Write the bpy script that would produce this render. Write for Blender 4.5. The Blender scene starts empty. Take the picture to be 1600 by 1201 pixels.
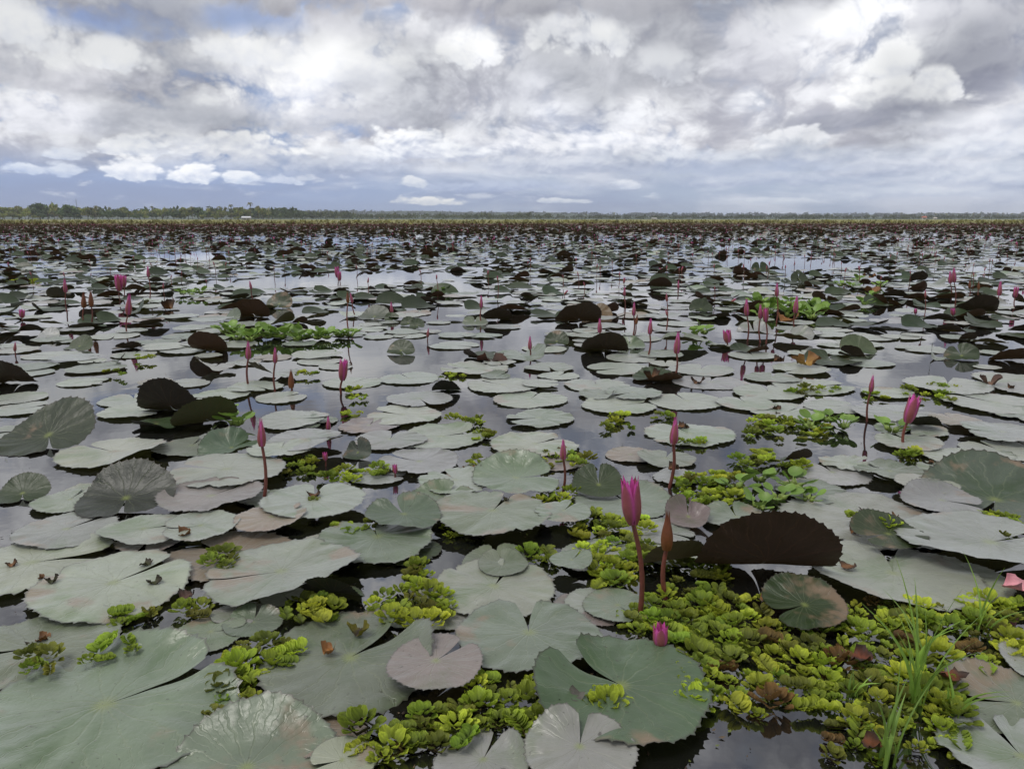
import bpy, math, random
import numpy as np
from mathutils import Vector, Matrix

random.seed(7)
rng = np.random.default_rng(7)
SC = bpy.context.scene
COL = SC.collection
R = math.radians

# ------------------------------------------------------------------ camera
F_PX, PITCH, CAM_H = 1204.0, R(12.1), 0.8
cam_d = bpy.data.cameras.new('camera')
cam = bpy.data.objects.new('camera', cam_d)
COL.objects.link(cam)
cam.location = (0, 0, CAM_H)
cam.rotation_euler = (R(90) - PITCH, 0, 0)
cam_d.sensor_width = 36
cam_d.lens = 36 * F_PX / 1600
cam_d.clip_start = 0.02
cam_d.clip_end = 20000
SC.camera = cam

# ------------------------------------------------------------------ colour management / engine
SC.view_settings.view_transform = 'Standard'
SC.view_settings.look = 'None'
SC.view_settings.exposure = 0.27
SC.view_settings.gamma = 1.0
SC.render.engine = 'CYCLES'
SC.cycles.use_denoising = True
SC.cycles.use_adaptive_sampling = True
SC.cycles.adaptive_threshold = 0.025
SC.cycles.max_bounces = 4
SC.cycles.diffuse_bounces = 2
SC.cycles.glossy_bounces = 3
SC.cycles.transmission_bounces = 2
SC.cycles.transparent_max_bounces = 4
SC.cycles.volume_bounces = 0
SC.cycles.caustics_reflective = False
SC.cycles.caustics_refractive = False

SUN_EL, SUN_AZ = 66.0, -115.0        # azimuth from +Y towards +X


def s2l(c):
    c = c / 255.0
    return c / 12.92 if c <= 0.04045 else ((c + 0.055) / 1.055) ** 2.4


def rgb(r, g, b, k=1.0):
    return (s2l(r) * k, s2l(g) * k, s2l(b) * k, 1.0)


# ------------------------------------------------------------------ node helper
class NT:
    def __init__(self, tree):
        self.t = tree
        self.n = tree.nodes
        self.l = tree.links

    def node(self, typ, **kw):
        nd = self.n.new(typ)
        for k, v in kw.items():
            setattr(nd, k, v)
        return nd

    def put(self, sock, v):
        if isinstance(v, bpy.types.NodeSocket):
            self.l.new(v, sock)
        else:
            sock.default_value = v

    def m(self, op, a, b=None, c=None, clamp=False):
        nd = self.node('ShaderNodeMath', operation=op, use_clamp=clamp)
        self.put(nd.inputs[0], a)
        if b is not None:
            self.put(nd.inputs[1], b)
        if c is not None:
            self.put(nd.inputs[2], c)
        return nd.outputs[0]

    def ss(self, x, lo, hi, a=0.0, b=1.0):
        nd = self.node('ShaderNodeMapRange', interpolation_type='SMOOTHSTEP')
        for i, v in enumerate((x, lo, hi, a, b)):
            self.put(nd.inputs[i], v)
        return nd.outputs[0]

    def mix(self, f, a, b, blend='MIX'):
        nd = self.node('ShaderNodeMix', data_type='RGBA', blend_type=blend)
        self.put(nd.inputs[0], f)
        self.put(nd.inputs[6], a)
        self.put(nd.inputs[7], b)
        return nd.outputs[2]

    def noise(self, vec, scale, detail=4, rough=0.5, dist=0.0, lac=2.0):
        nd = self.node('ShaderNodeTexNoise')
        if vec is not None:
            self.put(nd.inputs['Vector'], vec)
        nd.inputs['Scale'].default_value = scale
        nd.inputs['Detail'].default_value = detail
        nd.inputs['Roughness'].default_value = rough
        nd.inputs['Lacunarity'].default_value = lac
        nd.inputs['Distortion'].default_value = dist
        return nd.outputs[0]

    def vec(self, x, y, z):
        nd = self.node('ShaderNodeCombineXYZ')
        for i, v in enumerate((x, y, z)):
            self.put(nd.inputs[i], v)
        return nd.outputs[0]

    def vm(self, op, a, b):
        nd = self.node('ShaderNodeVectorMath', operation=op)
        self.put(nd.inputs[0], a)
        self.put(nd.inputs[1], b)
        return nd.outputs[0]


# ------------------------------------------------------------------ world: Nishita sky under procedural clouds
def px_dir(px, py):
    x, y = (px - 800.0) / F_PX, (600.5 - py) / F_PX
    d = Vector((x, math.cos(PITCH) + y * math.sin(PITCH), -math.sin(PITCH) + y * math.cos(PITCH)))
    return d.normalized()


def px_sky(px, py):
    d = px_dir(px, py)
    return math.degrees(math.atan2(d.x, d.y)), math.degrees(math.asin(d.z))


def build_world():
    w = bpy.data.worlds.new('World')
    SC.world = w
    w.use_nodes = True
    w.node_tree.nodes.clear()
    T = NT(w.node_tree)
    K = 10.0
    # cloud-layer group: one bank of cumulus at (az, el), painted over what lies behind it
    g = bpy.data.node_groups.new('cloud_bank', 'ShaderNodeTree')
    for nm, ty in (('back', 'Color'), ('P', 'Vector'), ('n', 'Float'), ('n2', 'Float'), ('scale', 'Vector'), ('shift', 'Vector'),
                   ('lo', 'Float'), ('hi', 'Float'), ('top', 'Color'), ('base', 'Color'), ('opacity', 'Float')):
        g.interface.new_socket(nm, in_out='INPUT', socket_type='NodeSocket' + ty)
    g.interface.new_socket('out', in_out='OUTPUT', socket_type='NodeSocketColor')
    G = NT(g)
    gi = G.node('NodeGroupInput').outputs
    go = G.node('NodeGroupOutput')
    ma = G.node('ShaderNodeVectorMath', operation='MULTIPLY_ADD')
    for i_, k_ in enumerate(('P', 'scale', 'shift')):
        G.put(ma.inputs[i_], gi[k_])
    sp_ = G.node('ShaderNodeSeparateXYZ')
    G.l.new(ma.outputs[0], sp_.inputs[0])
    u, v = sp_.outputs[0], sp_.outputs[1]
    v2 = G.m('MAXIMUM', v, G.m('MULTIPLY', v, -1.9))
    q = G.m('MULTIPLY_ADD', u, u, G.m('MULTIPLY_ADD', v2, v2, gi['n']))
    mk = G.ss(q, gi['hi'], gi['lo'], 0.0, gi['opacity'])
    col = G.mix(G.ss(G.m('MULTIPLY_ADD', v, 0.42, gi['n2']), 0.0, 0.88), gi['base'], gi['top'])
    G.l.new(G.mix(mk, gi['back'], col), go.inputs[0])

    tc = T.node('ShaderNodeTexCoord').outputs['Generated']
    sep = T.node('ShaderNodeSeparateXYZ')
    T.l.new(tc, sep.inputs[0])
    X, Y, Z = sep.outputs
    az0 = T.m('MULTIPLY', T.m('ARCTAN2', X, Y), 180 / math.pi)
    el0 = T.m('MULTIPLY', T.m('ARCSINE', Z), 180 / math.pi)
    # direction stretched so that cloud detail flattens and shrinks towards the horizon
    zf = T.m('LOGARITHM', T.m('ADD', T.m('MAXIMUM', Z, 0.0), 0.17), math.e)
    zs = T.m('MULTIPLY', zf, 0.42)
    d3 = T.vec(X, Y, zs)
    d4 = T.vec(T.m('ADD', X, 7.3), Y, zs)

    def puffs(vec, scale, det):
        nd = T.node('ShaderNodeTexVoronoi', feature='F1', normalize=True)
        T.put(nd.inputs['Vector'], vec)
        nd.inputs['Scale'].default_value = scale
        nd.inputs['Detail'].default_value = det
        nd.inputs['Roughness'].default_value = 0.55
        nd.inputs['Lacunarity'].default_value = 2.3
        return nd.outputs['Distance']

    wob = T.noise(d4, 9.0, 3, 0.5)
    dw = T.vm('ADD', d3, T.vec(T.m('MULTIPLY_ADD', wob, 0.10, -0.05), T.m('MULTIPLY_ADD', wob, -0.07, 0.035), 0.0))
    n_big = T.noise(d3, 5.0, 3, 0.5)
    n_fin = T.noise(d4, 30.0, 6, 0.6)
    p1 = puffs(dw, 15.0, 3.0)
    p2 = puffs(T.vm('ADD', dw, (-0.010, 0.0, 0.022)), 15.0, 3.0)
    p3 = puffs(dw, 44.0, 1.5)
    p4 = puffs(T.vm('ADD', dw, (-0.004, 0.0, 0.010)), 44.0, 1.5)
    n_mid = T.m('ADD', T.m('MULTIPLY_ADD', p1, -1.7, 0.88), T.m('MULTIPLY_ADD', n_fin, 0.4, -0.2))
    sig = T.m('ADD', T.m('SUBTRACT', n_mid, 0.5), T.m('MULTIPLY', T.m('SUBTRACT', wob, 0.5), 0.6))
    lit = T.m('ADD', T.m('MULTIPLY', T.m('SUBTRACT', p2, p1), 2.0), T.m('MULTIPLY', T.m('SUBTRACT', n_fin, 0.5), 0.20))
    sig_s = T.m('ADD', T.m('MULTIPLY_ADD', p3, -1.15, 0.38), T.m('MULTIPLY', T.m('SUBTRACT', n_fin, 0.5), 0.7))
    lit_s = T.m('ADD', T.m('MULTIPLY', T.m('SUBTRACT', p4, p3), 1.2), T.m('MULTIPLY', T.m('SUBTRACT', n_fin, 0.5), 0.5))
    amp = T.m('MULTIPLY_ADD', T.m('MINIMUM', el0, 14.0), 0.10, 0.3)
    az = T.m('ADD', az0, T.m('MULTIPLY', T.m('SUBTRACT', T.noise(d4, 16.0, 5, 0.55), 0.5), T.m('MULTIPLY', amp, 3.0)))
    el = T.m('ADD', el0, T.m('MULTIPLY', sig, T.m('MULTIPLY', amp, 1.5)))

    sky = T.node('ShaderNodeTexSky', sky_type='NISHITA')
    sky.sun_disc = False
    sky.sun_elevation = R(SUN_EL)
    sky.sun_rotation = R(SUN_AZ)
    sky.air_density = 1.0
    sky.dust_density = 1.0
    sky.ozone_density = 2.0
    # thin blue-grey air and cloud veil in the gaps, thicker to the horizon
    veil_l = T.mix(T.ss(el0, 0.0, 14.0), rgb(138, 158, 200, K), rgb(160, 178, 212, K))
    veil_r = T.mix(T.ss(el0, 0.0, 10.0), rgb(160, 175, 202, K), rgb(158, 163, 178, K))
    veil = T.mix(T.ss(az0, -22.0, 10.0), veil_l, veil_r)
    c = T.mix(0.88, sky.outputs[0], veil)
    # streaky low layer
    def lowvec(kx, ky, o_):
        return T.vec(T.m('MULTIPLY', az0, kx), T.m('MULTIPLY', el0, ky), o_)

    low2 = T.ss(T.noise(lowvec(.085, .42, 9.0), 1.0, 5, 0.55), 0.42, 0.66)
    c = T.mix(T.m('MULTIPLY', low2, 0.65), c, rgb(139, 151, 181, K))
    low = T.ss(T.m('ADD', T.noise(lowvec(.12, .50, 1.0), 1.0, 7, 0.58, 0.3), T.m('MULTIPLY', az0, 0.0035)), 0.47, 0.72)
    c = T.mix(T.m('MULTIPLY', low, 0.75), c, rgb(206, 211, 223, K))
    low3 = T.m('MULTIPLY', T.ss(T.noise(lowvec(.30, .95, 5.0), 1.0, 6, 0.6, 0.3), 0.56, 0.72), T.ss(el0, 0.3, 2.0))
    c = T.mix(T.m('MULTIPLY', low3, 0.6), c, rgb(222, 226, 234, K))
    # general broken stratocumulus above
    cov = T.m('ADD', T.m('ADD', n_mid, T.m('MULTIPLY', T.m('SUBTRACT', n_big, 0.5), 0.8)), T.m('MULTIPLY', T.m('SUBTRACT', n_fin, 0.5), 0.2))
    cmask = T.m('MULTIPLY', T.ss(cov, 0.04, 0.36), T.ss(el0, 2.2, 5.2))
    soft_n = T.noise(T.vm('ADD', d3, (3.1, 1.7, 0.4)), 7.0, 3, 0.5)
    shade = T.m('ADD', T.m('MULTIPLY', lit, 0.8), T.m('ADD', T.m('MULTIPLY_ADD', T.m('SUBTRACT', soft_n, 0.5), 2.0, 0.52), T.m('MULTIPLY', T.m('SUBTRACT', cov, 0.5), 0.35)))
    ccol = T.mix(T.ss(shade, 0.0, 1.0), rgb(168, 169, 180, K), rgb(246, 247, 250, K))
    c = T.mix(cmask, c, ccol)

    W1, W2, G1, G2, G3 = (255, 255, 255), (238, 240, 246), (196, 197, 206), (166, 167, 177), (148, 152, 168)
    BL = (158, 178, 222)
    banks = [  # px, py, half-width, half-height (photo px), softness, top, base, opacity
        (170, 52, 120, 30, .8, BL, (176, 190, 220), .9), (385, 42, 85, 34, .8, BL, (165, 185, 225), .95),
        (620, 14, 340, 40, .9, (182, 181, 187), (160, 160, 169), 1), (1050, 12, 300, 38, .9, (188, 188, 195), (170, 171, 180), 1),
        (1480, 30, 220, 60, .9, (206, 207, 214), (180, 182, 192), .85),
        (560, 60, 130, 40, .8, (216, 216, 222), (196, 197, 204), .8),
        (1000, 105, 240, 85, .9, (208, 209, 216), (182, 184, 194), .8),
        (1545, 125, 150, 95, .7, (176, 178, 189), (146, 149, 165), 1),
        (1180, 110, 130, 110, .9, (212, 213, 220), (176, 178, 188), .7),
        (60, 100, 170, 75, .45, W1, G1, .95), (30, 60, 80, 55, .4, W1, W2, 1), (180, 92, 60, 34, .35, W1, W2, .95),
        (90, 135, 150, 32, .8, (222, 222, 228), (184, 185, 194), .85),
        (245, 42, 90, 62, .6, (184, 187, 198), (158, 163, 180), .95),
        (300, 112, 75, 30, .6, (205, 206, 212), (178, 180, 190), .9),
        (470, 135, 230, 85, .55, W1, (226, 228, 236), .9), (380, 90, 70, 30, .5, W1, W2, .9),
        (560, 125, 100, 45, .5, W1, W2, .95), (735, 88, 62, 46, .4, W1, (232, 234, 240), 1),
        (640, 165, 130, 60, .7, (222, 224, 231), (186, 189, 200), .8),
        (150, 195, 260, 34, .8, (232, 233, 240), (196, 199, 210), .85),
        (470, 195, 260, 26, .9, (206, 208, 216), (176, 180, 192), .85),
        (860, 62, 46, 40, .4, W1, (236, 237, 241), 1), (935, 75, 62, 42, .4, W1, (236, 238, 244), 1),
        (1040, 108, 70, 40, .6, (248, 249, 252), (222, 224, 232), .85),
        (840, 150, 120, 60, .8, (224, 226, 233), (190, 193, 203), .7),
        (1340, 45, 80, 55, .4, W1, (232, 234, 240), .9), (1385, 112, 70, 62, .3, W1, (232, 234, 240), 1),
        (1462, 142, 44, 40, .25, W1, (226, 228, 236), 1), (1390, 160, 110, 32, .4, W1, (206, 208, 216), .9),
        (1180, 172, 46, 34, .5, (243, 244, 248), (200, 203, 213), .9),
        (1330, 192, 170, 24, .7, (176, 178, 190), (152, 156, 172), .9),
        (1540, 205, 160, 30, .8, (226, 228, 235), (196, 200, 212), .75),
        (860, 195, 190, 40, .6, (236, 238, 244), (186, 190, 203), .75), (800, 235, 160, 28, .6, (240, 241, 246), (166, 174, 194), .8),
        (960, 240, 120, 24, .6, (240, 241, 246), (170, 178, 196), .8), (1235, 226, 60, 22, .4, (240, 241, 245), (190, 196, 208), .95),
        (1300, 250, 220, 18, .8, (202, 208, 220), (166, 176, 198), .8), (1500, 240, 140, 24, .7, (226, 229, 236), (190, 197, 212), .8),
        (640, 238, 70, 30, .4, (248, 249, 251), (176, 184, 204), .95), (720, 246, 60, 18, .4, (242, 244, 248), (178, 186, 206), .9),
        (560, 243, 60, 16, .5, (240, 242, 247), (196, 203, 218), .8),
        (370, 238, 105, 22, .4, W1, (204, 209, 222), .95), (300, 228, 50, 14, .5, (248, 249, 252), (206, 211, 224), .8),
        (200, 236, 56, 22, .35, (252, 253, 255), (206, 213, 229), .95), (95, 240, 34, 13, .45, (226, 231, 240), (184, 196, 220), .85),
        (208, 272, 44, 23, .3, (250, 251, 254), (198, 207, 226), .95), (300, 278, 50, 19, .3, (250, 251, 254), (196, 206, 226), .95),
        (376, 281, 30, 13, .35, (238, 241, 247), (190, 202, 224), .95), (32, 270, 30, 11, .45, (222, 229, 240), (178, 192, 220), .85),
        (100, 268, 34, 15, .45, (220, 227, 239), (176, 190, 218), .85), (440, 283, 34, 8, .5, (214, 221, 235), (178, 190, 216), .8),
        (520, 262, 120, 15, .7, (212, 217, 229), (164, 175, 199), .75), (900, 266, 150, 18, .7, (206, 211, 223), (158, 168, 192), .8),
        (1070, 258, 110, 18, .6, (222, 226, 234), (164, 173, 195), .8), (1190, 284, 150, 14, .8, (196, 203, 218), (160, 171, 197), .7),
        (1390, 268, 120, 17, .6, (216, 220, 230), (168, 177, 198), .8), (1550, 282, 120, 18, .7, (214, 219, 229), (170, 180, 202), .8),
        (780, 296, 130, 10, .8, (186, 196, 217), (156, 169, 199), .7), (1430, 306, 170, 10, .8, (206, 213, 225), (176, 187, 208), .7),
        (672, 317, 52, 9, .4, (238, 238, 236), (200, 206, 216), .9), (650, 290, 22, 8, .5, (226, 229, 234), (184, 194, 212), .8),
        (980, 290, 22, 9, .5, (224, 228, 236), (180, 190, 210), .8), (1150, 268, 180, 12, .9, (170, 182, 206), (160, 173, 200), .6),
        (880, 318, 40, 5, .5, (222, 226, 232), (186, 196, 214), .8), (1200, 316, 70, 5, .6, (212, 218, 228), (184, 194, 212), .7),
    ]
    P = T.vec(az, el, 0.0)
    nq = T.m('MULTIPLY', sig, -2.0)
    nl = T.m('MULTIPLY_ADD', lit, 1.35, 0.42)
    nq_s = T.m('MULTIPLY', sig_s, -2.6)
    nl_s = T.m('MULTIPLY_ADD', lit_s, 1.0, 0.42)
    for px, py, hw, hh, so, top, base, op in banks:
        a, e = px_sky(px, py)
        a1, _ = px_sky(px + hw, py)
        _, e1 = px_sky(px, py - hh)
        gn = T.node('ShaderNodeGroup')
        gn.node_tree = g
        w_, h_ = abs(a1 - a), abs(e1 - e)
        vals = {'back': c, 'P': P, 'n': nq if hh > 33 else nq_s, 'n2': nl if hh > 33 else nl_s, 'scale': (1 / w_, 1 / h_, 0), 'shift': (-a / w_, -e / h_, 0),
                'lo': 1 - 1.35 * so, 'hi': 1 + 0.95 * so, 'top': rgb(*top, K), 'base': rgb(*base, K), 'opacity': op}
        for k, vv in vals.items():
            T.put(gn.inputs[k], vv)
        c = gn.outputs[0]
    # slow rolling grey of the cloud undersides
    roll = T.noise(T.vm('ADD', d3, (5.0, 2.0, 1.0)), 6.0, 3, 0.5)
    rl = T.ss(roll, 0.34, 0.64, 0.66, 1.02)
    c = T.mix(T.ss(el0, 2.0, 6.0), c, T.mix(1.0, c, T.vec(rl, T.m('MULTIPLY_ADD', rl, 0.97, 0.03), T.m('MULTIPLY_ADD', rl, 0.94, 0.06)), 'MULTIPLY'))
    # the grey deck seen along the top of the view goes on overhead
    zen = T.ss(Z, 0.20, 0.50, 1.0, 0.80)
    c = T.mix(1.0, c, T.vec(zen, zen, zen), 'MULTIPLY')
    bg = T.node('ShaderNodeBackground')
    bg.inputs['Strength'].default_value = 0.1
    T.l.new(c, bg.inputs['Color'])
    out = T.node('ShaderNodeOutputWorld')
    T.l.new(bg.outputs[0], out.inputs[0])
    w.cycles.sampling_method = 'NONE'


build_world()

sun_d = bpy.data.lights.new('sun', 'SUN')
sun_d.energy = 1.5
sun_d.angle = R(30)
sun_d.color = (1.0, 0.96, 0.9)
sun = bpy.data.objects.new('sun', sun_d)
COL.objects.link(sun)
sd = Vector((math.sin(R(SUN_AZ)) * math.cos(R(SUN_EL)), math.cos(R(SUN_AZ)) * math.cos(R(SUN_EL)), math.sin(R(SUN_EL))))
sun.rotation_euler = sd.to_track_quat('Z', 'Y').to_euler()
sun.location = sd * 200


# ------------------------------------------------------------------ geometry helpers
def ground(px, py, z=0.0):
    d = px_dir(px, py)
    t = (CAM_H - z) / -d.z
    return Vector((d.x * t, d.y * t, z))


def at_depth(px, py, y):
    d = px_dir(px, py)
    t = y / d.y
    return Vector((d.x * t, y, CAM_H + d.z * t))


def to_px(p):
    x, y, z = p[0], p[1], p[2] - CAM_H
    zz = y * math.cos(PITCH) - z * math.sin(PITCH)
    yy = y * math.sin(PITCH) + z * math.cos(PITCH)
    return 800 + F_PX * x / zz, 600.5 - F_PX * yy / zz


def m_per_px(py):
    d = px_dir(800, py)
    t = CAM_H / -d.z
    return t * math.cos(math.atan((py - 600.5) / F_PX)) / F_PX


def mesh(name, V, F, mats, smooth=True, attrs=None, mi=None):
    me = bpy.data.meshes.new(name)
    V = np.asarray(V, np.float32).reshape(-1, 3)
    if isinstance(F, np.ndarray):
        nf, k = F.shape
        me.vertices.add(len(V))
        me.vertices.foreach_set('co', V.ravel())
        me.loops.add(nf * k)
        me.loops.foreach_set('vertex_index', F.ravel().astype(np.int32))
        me.polygons.add(nf)
        me.polygons.foreach_set('loop_start', np.arange(0, nf * k, k, dtype=np.int32))
        me.update(calc_edges=True)
    else:
        me.from_pydata([tuple(map(float, v)) for v in V], [], [tuple(int(i) for i in f) for f in F])
        me.update()
    for m_ in (mats if isinstance(mats, (list, tuple)) else [mats]):
        me.materials.append(m_)
    if mi is not None:
        me.polygons.foreach_set('material_index', np.asarray(mi, np.int32))
    me.polygons.foreach_set('use_smooth', np.full(len(me.polygons), smooth, bool))
    for nm, (ty, dat) in (attrs or {}).items():
        a = me.attributes.new(nm, ty, 'POINT')
        a.data.foreach_set('color' if ty == 'FLOAT_COLOR' else ('vector' if ty == 'FLOAT_VECTOR' else 'value'),
                           np.asarray(dat, np.float32).ravel())
    return me


def link(name, me, parent=None, mat4=None):
    o = bpy.data.objects.new(name, me)
    COL.objects.link(o)
    if parent is not None:
        o.parent = parent
    if mat4 is not None:
        o.matrix_local = mat4
    return o


def empty(name, loc, rz=0.0, s=1.0):
    o = bpy.data.objects.new(name, None)
    o.empty_display_size = 0.05
    COL.objects.link(o)
    o.location = loc
    o.rotation_euler = (0, 0, rz)
    o.scale = (s, s, s)
    return o


def tag(o, label, cat, group=None, kind=None):
    o['label'] = label
    if cat:
        o['category'] = cat
    if group:
        o['group'] = group
    if kind:
        o['kind'] = kind
    return o


def grid_faces(nu, nv, wrap=False):
    i = np.arange(nu - 1)[:, None]
    j = np.arange(nv if wrap else nv - 1)[None, :]
    j2 = (j + 1) % nv
    return np.stack([i * nv + j, i * nv + j2, (i + 1) * nv + j2, (i + 1) * nv + j], -1).reshape(-1, 4)


def tube(pts, rad, seg=7):
    P = np.asarray(pts, float)
    n = len(P)
    rad = np.broadcast_to(np.asarray(rad, float), (n,))
    tn = np.gradient(P, axis=0)
    tn /= np.linalg.norm(tn, axis=1)[:, None] + 1e-9
    ref = np.array([1.0, 0.0, 0.0]) if abs(tn[0][0]) < 0.8 else np.array([0, 1.0, 0])
    V = []
    a = np.linspace(0, 2 * math.pi, seg, endpoint=False)
    for i in range(n):
        s = np.cross(tn[i], ref)
        s /= np.linalg.norm(s) + 1e-9
        b = np.cross(s, tn[i])
        V.append(P[i] + rad[i] * (np.cos(a)[:, None] * b + np.sin(a)[:, None] * s))
    return np.concatenate(V), grid_faces(n, seg, True)


class Merge:
    def __init__(self):
        self.V, self.F, self.M, self.A, self.n = [], [], [], [], 0

    def add(self, V, F, mi=0, attr=None):
        V = np.asarray(V, float)
        F = np.asarray(F)
        self.V.append(V)
        self.F.append(F + self.n)
        self.M.append(np.full(len(F), mi))
        if attr is not None:
            A = np.asarray(attr, float)
            self.A.append(np.broadcast_to(A, (len(V), A.shape[-1])))
        self.n += len(V)

    def mesh(self, name, mats, smooth=True, attr='tint'):
        at = None
        if self.A:
            A = np.concatenate(self.A)
            if A.shape[1] == 3:
                A = np.concatenate([A, np.ones((len(A), 1))], 1)
            at = {attr: ('FLOAT_COLOR', A)}
        return mesh(name, np.concatenate(self.V), np.concatenate(self.F), mats, smooth, at, np.concatenate(self.M))


# ------------------------------------------------------------------ materials
def material(name):
    m_ = bpy.data.materials.new(name)
    m_.use_nodes = True
    m_.node_tree.nodes.clear()
    T = NT(m_.node_tree)
    p = T.node('ShaderNodeBsdfPrincipled')
    o = T.node('ShaderNodeOutputMaterial')
    T.l.new(p.outputs[0], o.inputs[0])
    return m_, T, p, o


def attr(T, name, out='Color', typ='GEOMETRY'):
    a = T.node('ShaderNodeAttribute', attribute_name=name, attribute_type=typ)
    return a.outputs[out]


def bump(T, p, h, strength=0.3, dist=0.01):
    b = T.node('ShaderNodeBump')
    b.inputs['Strength'].default_value = strength
    b.inputs['Distance'].default_value = dist
    T.put(b.inputs['Height'], h)
    T.l.new(b.outputs[0], p.inputs['Normal'])
    T.l.new(b.outputs[0], p.inputs['Coat Normal'])
    return b.outputs[0]


def translucent(T, p, o, col, f):
    t = T.node('ShaderNodeBsdfTranslucent')
    T.put(t.inputs[0], col)
    mx = T.node('ShaderNodeMixShader')
    mx.inputs[0].default_value = f
    T.l.new(p.outputs[0], mx.inputs[1])
    T.l.new(t.outputs[0], mx.inputs[2])
    T.l.new(mx.outputs[0], o.inputs[0])


def mat_pad(name, detail=True):
    m_, T, p, o = material(name)
    tint = attr(T, 'tint')
    under = attr(T, 'under')
    pr = T.node('ShaderNodeSeparateXYZ')
    T.l.new(attr(T, 'polar', 'Vector'), pr.inputs[0])
    r, th, rnd = pr.outputs
    geo = T.node('ShaderNodeNewGeometry')
    pos = geo.outputs['Position']
    n1 = T.noise(pos, 9.0, 5, 0.6)
    n2 = T.noise(pos, 55.0, 5, 0.65)
    val = T.m('MULTIPLY_ADD', n1, 0.9, 0.55)
    col = T.mix(1.0, tint, T.vec(val, val, val), 'MULTIPLY')
    # where the waxy bloom is rubbed off the leaf is a darker, plainer green
    rub = T.ss(T.noise(pos, 4.5, 5, 0.62, 0.6), 0.50, 0.68)
    col = T.mix(T.m('MULTIPLY', rub, 0.92), col, T.mix(1.0, tint, (0.50, 0.66, 0.36, 1), 'MULTIPLY'))
    if detail:
        # radiating veins that fork half-way out
        tw = T.m('ADD', th, T.m('MULTIPLY', T.m('SUBTRACT', T.noise(pos, 14.0, 3, 0.6), 0.5), 0.10))
        f1 = T.m('PINGPONG', T.m('MULTIPLY', tw, 15.0), 0.5)
        d1 = T.m('ADD', T.m('MULTIPLY', f1, r), T.m('MULTIPLY_ADD', n2, 0.05, -0.02))
        f2 = T.m('PINGPONG', T.m('MULTIPLY_ADD', tw, 45.0, 0.25), 0.5)
        d2 = T.m('ADD', T.m('MULTIPLY', f2, r), T.m('MULTIPLY_ADD', n2, 0.12, -0.04))
        v1 = T.ss(d1, 0.045, 0.0)
        v2 = T.m('MULTIPLY', T.ss(d2, 0.10, 0.0), T.ss(r, 0.40, 0.65))
        veins = T.m('MAXIMUM', v1, T.m('MULTIPLY', v2, 0.55))
        col = T.mix(T.m('MULTIPLY', veins, 0.22), col, (0.22, 0.25, 0.13, 1))
        # pale boss where the stalk meets the blade
        col = T.mix(T.m('MULTIPLY', T.ss(T.m('ADD', r, T.m('MULTIPLY', n2, 0.1)), 0.19, 0.06), 0.65), col, (0.21, 0.25, 0.06, 1))
        # weathered blotches: dull tan, worst near the rim, and small dark bites
        bl = T.noise(T.vm('ADD', pos, T.vec(rnd, rnd, rnd)), 7.0, 4, 0.6)
        age = attr(T, 'age', 'Fac')
        blm = T.ss(T.m('ADD', T.m('ADD', bl, T.m('MULTIPLY', r, 0.10)), T.m('MULTIPLY', age, 0.28)), 0.68, 0.80)
        col = T.mix(T.m('MULTIPLY', blm, 0.75), col, (0.25, 0.17, 0.11, 1))
        sp = T.noise(pos, 95.0, 3, 0.6)
        col = T.mix(T.m('MULTIPLY', T.ss(sp, 0.66, 0.72), 0.75), col, (0.03, 0.025, 0.015, 1))
        col = T.mix(T.m('MULTIPLY', T.ss(r, 0.965, 1.0), 0.8), col, (0.035, 0.028, 0.02, 1))
        n3 = T.noise(pos, 24.0, 3, 0.5)
        rel = T.m('ADD', T.m('MULTIPLY', veins, -0.34), T.m('ADD', T.m('MULTIPLY', n2, 0.35), T.m('MULTIPLY', n3, 1.5)))
        bump(T, p, rel, 0.36, 0.006)
    uv = T.m('MULTIPLY_ADD', n2, 1.0, 0.5)
    ucol = T.mix(1.0, under, T.vec(uv, uv, uv), 'MULTIPLY')
    if detail:
        ucol = T.mix(T.m('MULTIPLY', veins, 0.35), ucol, (0.11, 0.045, 0.02, 1))
    full = T.mix(geo.outputs['Backfacing'], col, ucol)
    T.l.new(full, p.inputs['Base Color'])
    T.put(p.inputs['Roughness'], T.m('MULTIPLY_ADD', geo.outputs['Backfacing'], 0.22, T.m('MULTIPLY_ADD', n2, 0.22, 0.30)))
    p.inputs['IOR'].default_value = 1.5
    bw = T.node('ShaderNodeRGBToBW')
    T.l.new(tint, bw.inputs[0])
    bloom = T.m('MULTIPLY', T.ss(bw.outputs[0], 0.06, 0.20), T.m('SUBTRACT', 1.0, geo.outputs['Backfacing']))
    T.l.new(T.m('MULTIPLY', bloom, 0.55), p.inputs['Coat Weight'])
    T.l.new(T.m('MULTIPLY', bloom, 0.65), p.inputs['Sheen Weight'])
    p.inputs['Sheen Roughness'].default_value = 0.45
    p.inputs['Sheen Tint'].default_value = (0.97, 1.0, 0.95, 1)
    p.inputs['Coat IOR'].default_value = 1.6
    p.inputs['Coat Roughness'].default_value = 0.28
    translucent(T, p, o, T.mix(0.5, T.mix(1.0, tint, (1.0, 1.1, 0.4, 1), 'MULTIPLY'), T.mix(1.0, under, (2.2, 1.6, 1.2, 1), 'MULTIPLY')), 0.10)
    return m_


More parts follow.
